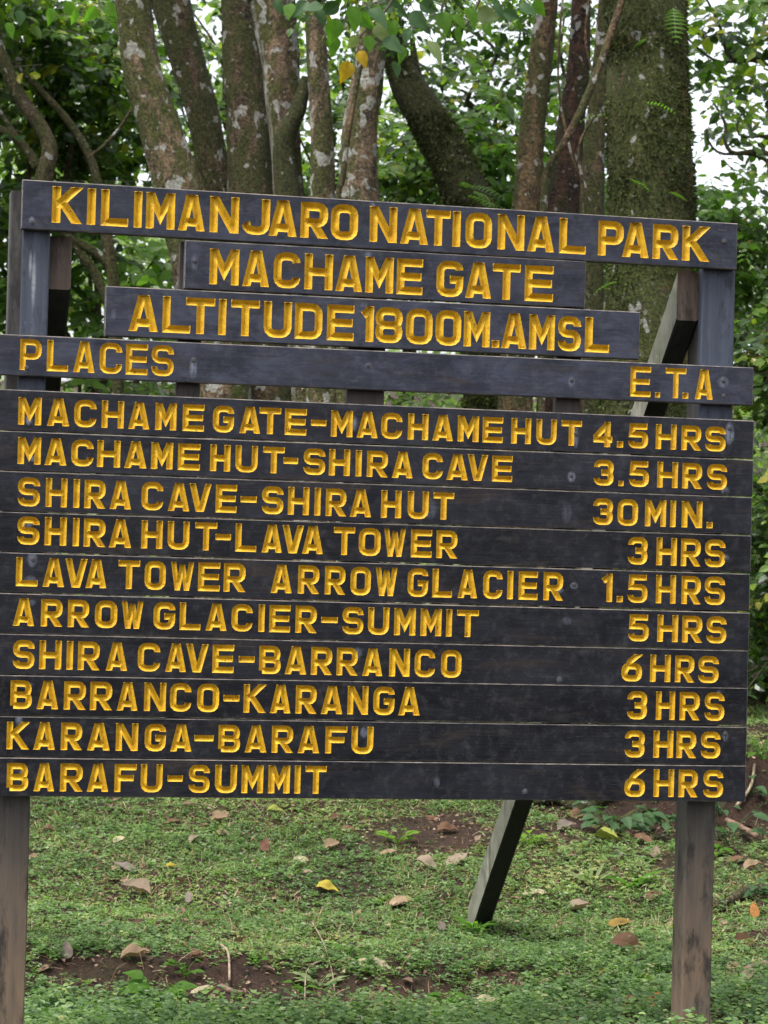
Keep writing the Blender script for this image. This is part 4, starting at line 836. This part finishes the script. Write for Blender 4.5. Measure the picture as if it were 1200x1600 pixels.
# ------------------------------------------------------------------ ground cover
def scatter(rg, n, y0, y1, margin=.35):
    y = rg.uniform(y0**.5, y1**.5, n)**2; x = rg.uniform(-1, 1, n) * (y * .1667 + margin); return x, y
def bare(x, y):
    'where the soil shows: patches and the broken edge'
    b = vnoise(x, y, 11, 1.6) * .5 + vnoise(x, y, 12, 4.5) * .35 + vnoise(x, y, 13, 12) * .25
    b = b + (.35 + .55 * vnoise(x, y, 74, 9)) * np.exp(-((x + .33) / .55)**2 - ((y - 8.98) / .27)**2) + .3 * np.exp(-((x + .95) / .3)**2 - ((y - 9.05) / .2)**2) + .25 * np.exp(-((y - 9.15) / .15)**2) * (x < .6) + .35 * np.exp(-((x - .25) / .35)**2 - ((y - 11.9) / .35)**2)
    b = b + .4 * np.clip((x - 1.0) / .5, 0, 1) * np.exp(-((y - 12.2) / .35)**2) + .12 * np.clip((x - 1.3) / .5, 0, 1) * (y > 9.5)
    return b
M_CLO = leaf_mat('clover_ground_cover', [(0, (.03, .072, .016)), (.45, (.075, .15, .034)), (.8, (.145, .23, .055)), (.93, (.24, .28, .09)), (1, (.34, .26, .13))], .38, .45)
M_GRS = leaf_mat('grass_blades', [(0, (.06, .11, .028)), (.45, (.12, .19, .045)), (.7, (.19, .25, .08)), (.82, (.26, .20, .11)), (1, (.36, .27, .16))], .3, .55)
rg = np.random.default_rng(60)
for part, (N, y0, y1, mg) in enumerate(((70000, 7.2, 14.2, .25), (48000, 5.2, 16.0, 2.2))):
    x, y = scatter(rg, N, y0, y1, mg); keep = (bare(x, y) + rg.normal(0, .09, N) < .80) & (rg.random(N) > .75 * (vnoise(x, y, 75, 8) < .42) * np.clip((9.9-y)/1.0, 0, 1)); x, y = x[keep], y[keep]; n = len(x)
    lush = vnoise(x, y, 14, 2.2); near = np.clip((9.6 - y) / 1.2, 0, 1)
    z = ground_z(x, y) + rg.random(n) * (.010 + .05 * lush**2 * (1 + 1.2*near)) * (.5 + vnoise(x, y, 17, 14)); k = 3
    a0 = rg.uniform(0, 6.28, n)[:, None] + np.arange(k)[None] * 2.09 + rg.normal(0, .3, (n, k)); d = np.stack([np.cos(a0), np.sin(a0), rg.normal(.15, .3, (n, k))], 2).reshape(-1, 3)
    pos = np.repeat(np.stack([x, y, z], 1), k, 0); up = rg.normal(size=(n*k, 3)) * .35 + [0, -.25, 1]; sz = np.repeat(rg.uniform(.009, .019, n) * (1 + .6 * near) * (1 + .8 * (rg.random(n) < .06)), k)
    V, f = leaf_cloud(pos, d, up, sz, LEAF4, LEAF4F, 1.25)
    t = np.clip(np.repeat(.05 + .55 * vnoise(x, y, 15, 2.2) + .35 * vnoise(x, y, 16, 9) + rg.normal(0, .13, n), k), 0, .99)
    tag(link('ground_cover', mesh_np('ground_cover', V, f, M_CLO, np.repeat(t, 4))), ['low clover-like green plants covering the slope below the board', 'low clover-like green plants beyond the sides of the picture'][part], 'ground cover', kind='stuff')
for part, (N, y0, y1, mg) in enumerate(((60000, 7.2, 14.5, .25), (20000, 5.2, 16.0, 2.2))):
    x, y = scatter(rg, N, y0, y1, mg); keep = (bare(x, y) + rg.normal(0, .1, N) < .76) & (rg.random(N) < .3 + .7*np.clip((y-9)/1.6, 0, 1)) & (vnoise(x, y, 19, 2.5) > .25); x, y = x[keep], y[keep]; n = len(x)
    d = rg.normal(size=(n, 3)) * .75; d[:, 2] = np.abs(d[:, 2]) * .6 + .35; sz = rg.uniform(.02, .055, n)
    T = np.array([(0, .06, 0), (0, -.06, 0), (.6, -.045, .0), (.6, .045, .0), (1, 0, -.22)]); V, f4 = leaf_cloud(np.stack([x, y, ground_z(x, y)-.003], 1), d, rg.normal(size=(n, 3)) + [0, 0, .6], sz, T, np.array([(0, 1, 2), (0, 2, 3), (3, 2, 4)]))
    t = np.clip(.42 + rg.normal(0, .17, n) + .32 * (bare(x, y) > .56) + .3 * (vnoise(x, y, 18, 3.5) - .45), 0, 1)
    tag(link('grass', mesh_np('grass', V, f4, M_GRS, np.repeat(t, 5))), ['short green and straw-coloured grass blades below the board', 'short grass blades beyond the sides of the picture'][part], 'grass', kind='stuff')
# fine dead roots and needles over the bare patches
N = 5200; x, y = scatter(rg, N, 8.3, 12.9, .3); keep = bare(x, y) > .78; x, y = x[keep], y[keep]; n = len(x)
d = rg.normal(size=(n, 3)); d[:, 2] = np.abs(d[:, 2]) * .7; p0 = np.stack([x, y, ground_z(x, y) + .003], 1); d /= np.linalg.norm(d, axis=1, keepdims=True)
V, f = tube_np(p0, p0 + d * rg.uniform(.02, .07, n)[:, None], np.full(n, .0011)); M_RT = leaf_mat('dead_roots', [(0, (.04, .022, .015)), (.7, (.14, .09, .055)), (1, (.28, .2, .13))], .02, .8, spec=.15)
tag(link('dead_rootlets', mesh_np('dead_rootlets', V, f, M_RT, np.repeat(rg.random(n), 6))), 'fine dead roots and stalks on the bare soil', 'dead roots', kind='stuff')
# taller leafy sprigs of weeds among the low cover
N = 11000; x, y = scatter(rg, N, 7.2, 13.5, .3); keep = (bare(x, y) + rg.normal(0, .2, N) < .86) & (rg.random(N) < .45 + .55*np.clip((10-y)/1.5, 0, 1)) & (vnoise(x, y, 71, 3.2) + .35*np.clip((9.8-y)/1.5, 0, 1) > .52); x, y = x[keep], y[keep]; n = len(x); nl = 9
H = rg.uniform(.025, .08, n) * (1 + .6*np.clip((9.4-y)/1.2, 0, 1)); lean = rg.normal(size=(n, 2)) * .55; b0 = np.stack([x, y, ground_z(x, y)], 1)
tt_ = np.linspace(.3, 1, nl); pos = b0[:, None] + np.stack([lean[:, 0:1]*tt_*H[:, None], lean[:, 1:2]*tt_*H[:, None], tt_*H[:, None]], 2)
aa = rg.uniform(0, 6.28, (n, 1)) + np.arange(nl)*2.4; d = np.stack([np.cos(aa), np.sin(aa), .25 + 0*aa], 2).reshape(-1, 3)
V, f = leaf_cloud(pos.reshape(-1, 3), d, rg.normal(size=(n*nl, 3))*.3 + [0, -.3, 1], np.repeat(rg.uniform(.010, .026, n) * (1 + .45*np.clip((9.4-y)/1.2, 0, 1)), nl), LEAF7, LEAF7F, 1.1)
t = np.repeat(np.clip(rg.normal(.45, .2, n), 0, .98), nl*7)
tag(link('weeds', mesh_np('weeds', V, f, M_CLO, t)), 'small leafy weeds standing above the clover-like cover', 'weeds', kind='stuff')
# dead straw lying and standing in the turf
N = 5000; x, y = scatter(rg, N, 7.4, 13.5, .3); keep = vnoise(x, y, 72, 2.6) > .45; x, y = x[keep], y[keep]; n = len(x)
d = rg.normal(size=(n, 3)); d[:, 2] = np.abs(d[:, 2]) * .6; T = np.array([(0, .018, 0), (0, -.018, 0), (.6, -.014, .05), (.6, .014, .05), (1, 0, -.1)])
V, f = leaf_cloud(np.stack([x, y, ground_z(x, y) + .006], 1), d, rg.normal(size=(n, 3))*.5 + [0, 0, 1], rg.uniform(.04, .11, n), T, np.array([(0, 1, 2), (0, 2, 3), (3, 2, 4)]))
M_STR = leaf_mat('dry_straw', [(0, (.10, .06, .035)), (.6, (.22, .15, .09)), (1, (.36, .29, .19))], .1, .8, spec=.15)
tag(link('straw', mesh_np('straw', V, f, M_STR, np.repeat(rg.random(n), 5))), 'dry straw-coloured stems lying through the grass', 'dry grass', kind='stuff')
# fine litter: crumbs of dead leaf, bark and straw
N = 16000; x, y = scatter(rg, N, 7.2, 14.2, .4); keep = bare(x, y) + rg.normal(0, .14, N) > .42; x, y = x[keep], y[keep]; n = len(x)
M_LIT = leaf_mat('dead_leaf_crumbs', [(0, (.05, .03, .022)), (.4, (.11, .065, .045)), (.75, (.21, .135, .095)), (1, (.33, .25, .17))], .08, .8, spec=.2)
d = rg.normal(size=(n, 3)); d[:, 2] *= .25; V, f = leaf_cloud(np.stack([x, y, ground_z(x, y) + rg.uniform(.0, .022, n)], 1), d, rg.normal(size=(n, 3))*.5 + [0, 0, 1], rg.uniform(.010, .032, n) + .04 * (rg.random(n) < .04), LEAF7, LEAF7F, .9)
tag(link('leaf_litter', mesh_np('leaf_litter', V, f, M_LIT, np.repeat(rg.random(n), 7))), 'crumbs of dead leaves and straw scattered over the slope', 'leaf litter', kind='stuff')

# fallen leaves one by one: (x, y, length in picture pixels, direction, colour, curl, label)
FC = {'brown': (.18, .10, .06), 'tan': (.34, .24, .15), 'pink': (.34, .26, .19), 'cream': (.50, .44, .28), 'yellow': (.48, .38, .06), 'lime': (.30, .33, .07), 'orange': (.38, .17, .05), 'red': (.18, .09, .06), 'grey': (.26, .21, .18), 'ochre': (.30, .20, .05)}
FM = {k: leaf_col('fallen_leaf_' + k, tuple(x*.62 for x in v), .1, .8, .15) for k, v in FC.items()}
FALL = [(262,1292,44,200,'brown',.5,'brown leaf with an upturned dark edge, high on the grass left of centre'), (304,1322,26,60,'pink',.4,'small pinkish leaf standing on its edge right of the upturned brown leaf'),
 (195,1368,44,170,'grey',.6,'dull curled leaf, upper of the two long ones left of centre'), (212,1402,52,170,'pink',.5,'pale pinkish rolled leaf, lower of the two long ones left of centre'), (294,1412,26,95,'grey',.3,'small upright greyish leaf in the grass below the rolled ones'),
 (268,1362,20,10,'yellow',.2,'small yellow leaf lying below the upturned brown leaf'), (186,1318,24,15,'cream',.3,'small cream leaf near the upper left grass'), (345,1288,34,5,'tan',.3,'thin tan leaf just right of the upturned brown leaf'), (350,1308,28,330,'tan',.3,'thin tan leaf slanting under its neighbour in the upper grass'),
 (212,1504,54,20,'tan',.2,'broad flat tan leaf on the bare edge at lower left'), (103,1508,34,95,'grey',.4,'narrow brownish leaf standing beside the left post'), (308,1500,26,5,'brown',.4,'short brown leaf at the left end of the bare soil'),
 (316,1562,46,25,'cream',.2,'pale greenish cream oval leaf near the bottom left of centre'), (430,1275,30,355,'lime',.2,'yellow-green leaf just under the bottom plank left of centre'), (414,1332,28,80,'red',.4,'reddish brown leaf standing upright left of centre'),
 (525,1288,22,10,'red',.3,'little dark red leaf right below the bottom plank'), (545,1302,32,10,'brown',.4,'brown curled leaf in the upper middle grass'), (512,1395,42,340,'yellow',.25,'bright yellow elongated leaf in the middle of the grass'), (470,1352,30,350,'cream',.3,'pale cream leaf above the bright yellow one'),
 (520,1330,32,20,'tan',.4,'tan leaf left of the yellow-green sprig'), (606,1340,34,25,'tan',.3,'tan leaf below the yellow-green sprig'), (668,1362,46,325,'pink',.35,'long pinkish leaf left of the brace foot'), (715,1358,46,35,'pink',.3,'pale pink folded leaf close to the slanting brace'),
 (748,1322,16,60,'pink',.3,'tiny pink leaf touching the edge of the brace'), (677,1284,24,0,'red',.4,'reddish leaf above the bare patch near the brace'), (700,1306,40,10,'brown',.4,'dark brown leaf on the bare patch near the brace'), (628,1420,46,5,'tan',.3,'flat tan leaf lying low in the middle of the grass'),
 (656,1482,24,5,'red',.3,'small reddish brown leaf below the flat tan one'), (585,1512,62,345,'cream',.35,'largest cream leaf, folded, at the right end of the bare soil'), (762,1580,48,30,'cream',.3,'broad torn yellowish leaf at the bottom right of centre'), (838,1402,48,350,'cream',.25,'cream leaf lying between the brace and the right post'),
 (908,1428,42,15,'pink',.4,'pinkish tan curled leaf left of the right post'), (968,1452,44,18,'ochre',.35,'golden brown leaf pointing up beside the right post'), (985,1492,74,330,'brown',.4,'longest brown leaf left of the right post'), (950,1530,34,335,'ochre',.3,'dark yellow leaf below the longest brown one'),
 (950,1325,50,330,'lime',.2,'broad yellow-green leaf beneath the leafy plant at the root bank'), (948,1358,26,40,'brown',.5,'brown curled leaf under the broad yellow-green one'), (964,1346,22,100,'grey',.4,'greyish leaf touching the broad yellow-green one'), (1022,1580,36,60,'orange',.3,'orange-brown oval leaf at the bottom by the right post'),
 (990,1578,36,10,'brown',.5,'crumpled brown leaf left of the orange-brown oval one'), (1178,1440,34,95,'orange',.25,'upright orange leaf at the right edge'), (1176,1366,36,30,'tan',.4,'tan leaf above the upright orange one'), (1006,1326,38,310,'brown',.4,'brown leaf leaning against the root bank'), (1025,1345,26,80,'pink',.4,'pinkish leaf standing beside the right post'),
 (1146,1518,32,5,'tan',.3,'tan leaf right of the right post near the bottom'), (1170,1540,34,70,'pink',.4,'pinkish twisted leaf near the bottom right corner'), (1022,1412,34,20,'red',.5,'crumpled dark leaf against the right post'), (1165,1486,44,5,'brown',.4,'brown leaf half under a twig at the right edge'),
 (880,1530,26,20,'tan',.3,'small tan leaf at the lower right in the clover'), (78,1300,22,10,'brown',.4,'brown leaf near the left post under the board'), (560,1440,18,60,'tan',.3,'tiny tan leaf above the bare soil'), (885,1300,34,20,'grey',.4,'greyish leaf at the foot of the mossy root'), (905,1282,40,25,'brown',.4,'brown leaf on top of the mossy root'),
 (1120,1330,26,30,'tan',.4,'tan leaf just right of the right post'), (1150,1350,34,10,'brown',.4,'brown leaf among twigs right of the post'), (690,1460,20,100,'grey',.3,'grey sliver of leaf in front of the brace foot'), (822,1500,24,200,'brown',.4,'small brown leaf low between brace and post'), (30+20,1345,20,200,'tan',.3,'tan scrap of leaf against the left post')]
FLM = {}
for i, (px, py, ln, a, c, cu, lab) in enumerate(FALL):
    v = i % 4; key = (c, v)
    if key not in FLM: V, F = big_leaf(40+v, .12+.3*(v % 2), cu*.45*(1 if v < 2 else -.6), .27+.04*v); V = [(x, y*(1+.18*noise.noise((x*5, v, 1))), z + .10*noise.noise((x*3, y*5+v*7, 2)) + .05*noise.noise((x*9, y*11+v*7, 5))) for x, y, z in V]; FLM[key] = mesh_py('fallen_leaf', V, F, FM[c], smooth=True)
    p = on_ground(px, py); s = ln * p.y / F_PX * .92; o = link('fallen_leaf', FLM[key], None); o.scale = (s,)*3
    dx = Vector((math.cos(R(a)), .5*math.sin(R(a)), .55*math.sin(R(a)) + .1)).normalized(); up = Vector((random.uniform(-.45, .45), random.uniform(-.7, -.1), .8)); yy = up.cross(dx).normalized(); zz_ = dx.cross(yy)
    o.rotation_euler = Matrix((dx, yy, zz_)).transposed().to_euler(); o.location = p + Vector((0, 0, .010)) - dx * s * .5 + Vector((0, 0, abs(dx.z)*s*.45))
    tag(o, lab, 'leaf', 'fallen leaves on the ground')
# twigs and roots on the ground
def ground_stick(name, label, L, mat, cat='twig', lift=.01):
    pts = []
    for (px, py, dp) in L:
        p = on_ground(px, py); pts.append((p.x, p.y, p.z + lift, dp * p.y / F_PX / 2))
    o0 = Vector(pts[0][:3]); me = limb_mesh(name, pts, mat, 7, 5, .2); me.transform(Matrix.Translation(-o0)); return tag(link(name, me, None, o0), label, cat, 'twigs and roots on the ground')
DRY = timber_mat('dry_stem', (.12, .09, .06), (.32, .25, .17)); TW2 = timber_mat('fallen_twig_bark', (.09, .055, .035), (.2, .13, .09), streak=(20, 20, 20))
ground_stick('fallen_twig', 'short thick brown twig on the bare soil at lower left', [(345,1548,8),(362,1556,10),(380,1562,9)], TW2)
ground_stick('fallen_twig', 'pale curved twig standing over the bare soil at lower left', [(345,1492,4),(356,1515,4),(358,1550,4)], DRY, lift=.03)
ground_stick('dry_stem', 'long pale stem trailing down over the bare soil', [(487,1455,2),(505,1485,2),(518,1540,2),(523,1570,2)], DRY, 'stem', .03)
ground_stick('dry_stem', 'bent pale stem curling left of the long one', [(504,1500,2.5),(503,1512,2.5),(490,1525,2.5),(478,1540,2.5),(476,1570,2)], DRY, 'stem', .02)
ground_stick('root', 'mossy brown root crossing to the right post at the right edge', [(1115,1425,12),(1140,1415,14),(1165,1402,16),(1215,1395,18)], BRN_L, 'root', .02)
ground_stick('root', 'dark twig lying below the mossy root at the right edge', [(1120,1535,7),(1150,1528,8),(1180,1515,8),(1215,1505,8)], TW2, 'root')
ground_stick('fallen_twig', 'light brown twig leaning on the soil bank right of the board', [(1135,1300,8),(1160,1315,10),(1190,1330,8)], TW2, lift=.05)
ground_stick('dry_stem', 'thin upright dry stem in the corner beside the soil bank', [(1178,1235,4),(1172,1262,5),(1150,1280,6)], DRY, 'stem', .05)
ground_stick('root', 'thick mossy root on the bank between brace and right post', [(835,1262,14),(870,1262,20),(905,1272,24),(940,1268,26),(985,1255,26)], MOSSY, 'root', .03)
ground_stick('root', 'brown root end below the thick mossy one', [(920,1330,8),(945,1300,12),(975,1290,14),(1010,1280,14)], DARKB, 'root', .02)

# small plants
def plant(name, label, px, py, n, ln, h, mat, seed, wd=1.0, flat=.2, cat='plant', spread=1.0):
    rg = np.random.default_rng(seed); p = on_ground(px, py); t = empty(name, p, label, cat, 'small plants in the grass')
    k = p.y / F_PX; V_, F_, o = [], [], 0
    for i in range(n):
        a = rg.uniform(0, 6.28); r = h * k * (.35 + .65*rg.random()); b = np.array([math.cos(a)*r*.7*spread, math.sin(a)*r*.7*spread, r*(.35 + .65*rg.random())]); s = ln * k * rg.uniform(.7, 1.2)
        V, F = big_leaf(int(seed+i), .12, .25, .36*wd); me_l = mesh_py('leaf', V, F, mat, smooth=True) if i < 3 else LV_[i % 3]
        if i < 3: (LV_ := LV_ + [me_l]) if i else (LV_ := [me_l])
        q = link('leaf', me_l, t, b); q.scale = (s,)*3; dx = Vector((math.cos(a), math.sin(a), flat + rg.normal()*.2)).normalized(); up = Vector((rg.normal()*.2, -.35, 1)); yy = up.cross(dx).normalized(); q.rotation_euler = Matrix((dx, yy, dx.cross(yy))).transposed().to_euler()
        me = limb_mesh('stem', [(0, 0, -.01, .0022), (b[0]*.4, b[1]*.4, b[2]*.6, .0018), (b[0], b[1], b[2], .0012)], mat, 5, 3, 0); link('stem', me, t)
    return t
LIME = leaf_col('lime_sprig_leaf', (.14, .26, .03), .5)
plant('seedling', 'yellow-green sprig, brightest plant in the upper middle grass', 622, 1322, 12, 24, 26, LIME, 300, .55, .5)
plant('seedling', 'low broad-leaved plant near the bottom left of the grass', 250, 1572, 16, 40, 44, LC['g'], 320, 1.1, .1)
plant('seedling', 'leafy plant with rounded leaves hanging over the root bank left of the right post', 965, 1308, 30, 26, 60, LC['d'], 340, 1.1, .0, spread=1.4)
plant('seedling', 'few large bluish leaves right of the right post', 1138, 1322, 12, 32, 60, LC['d'], 360, 1.0, .1)
plant('seedling', 'light green leafy sprig between brace and right post', 828, 1322, 14, 17, 26, LIME, 380, .9, .2)
plant('grass_tuft', 'tuft of broad grass blades left of the right post', 985, 1392, 14, 46, 20, LC['g'], 400, .25, .5)
plant('grass_tuft', 'tuft of pale grass blades at the bottom middle', 560, 1590, 12, 44, 18, LC['l'], 420, .22, .4)
plant('seedling', 'dark small-leaved plant in the lower right clover', 700, 1575, 14, 22, 22, LC['g'], 440, .8, .2)
plant('seedling', 'pair of round leaves beside the right post foot', 1118, 1345, 7, 22, 20, LC['g'], 460, 1.1, .2)
plant('seedling', 'dark leafy plant in the shade of the bank between the two leafy ones', 1040, 1300, 16, 24, 44, LC['d'], 500, 1.0, .1, spread=1.3)
plant('seedling', 'leafy plant at the right edge beneath the soil bank', 1180, 1405, 12, 24, 34, LC['d'], 520, .9, .1)
plant('grass_tuft', 'tuft of thin grass near the broad yellow-green leaf', 925, 1390, 14, 44, 22, LC['l'], 540, .18, .6)
plant('seedling', 'leafy plant on the lip of bare soil at lower left', 290, 1530, 14, 18, 28, LC['g'], 560, .9, .2)
plant('seedling', 'narrow-leaved plant at the bottom beside the large cream leaf', 500, 1545, 12, 34, 26, LC['l'], 580, .35, .5)
plant('seedling', 'small dark-leaved plant growing from the face of the soil bank', 1172, 1262, 12, 24, 36, LC['d'], 600, .9, .0)
plant('seedling', 'trailing leafy plant at the very right on the crest of the bank', 1192, 1200, 14, 20, 46, LC['g'], 620, .9, -.1, spread=1.4)
plant('seedling', 'leafy plant climbing the bank close to the right post', 1125, 1285, 14, 22, 50, LC['d'], 640, 1.0, .0)
plant('grass_tuft', 'grass and leaves grown around the foot of the slanting brace', 742, 1462, 18, 26, 24, LC['g'], 660, .4, .6)
plant('grass_tuft', 'sparse tuft on the right side of the brace foot', 775, 1452, 12, 24, 20, LC['l'], 680, .3, .6)
plant('seedling', 'little weed on the bare soil left of the pale curved twig', 400, 1515, 10, 14, 20, LC['g'], 700, .8, .3)
plant('seedling', 'little weed at the right end of the bare soil', 545, 1500, 10, 14, 22, LC['g'], 720, .8, .3)
plant('seedling', 'leafy plant in the middle of the bare soil', 470, 1560, 12, 15, 20, LC['g'], 480, .8, .2)
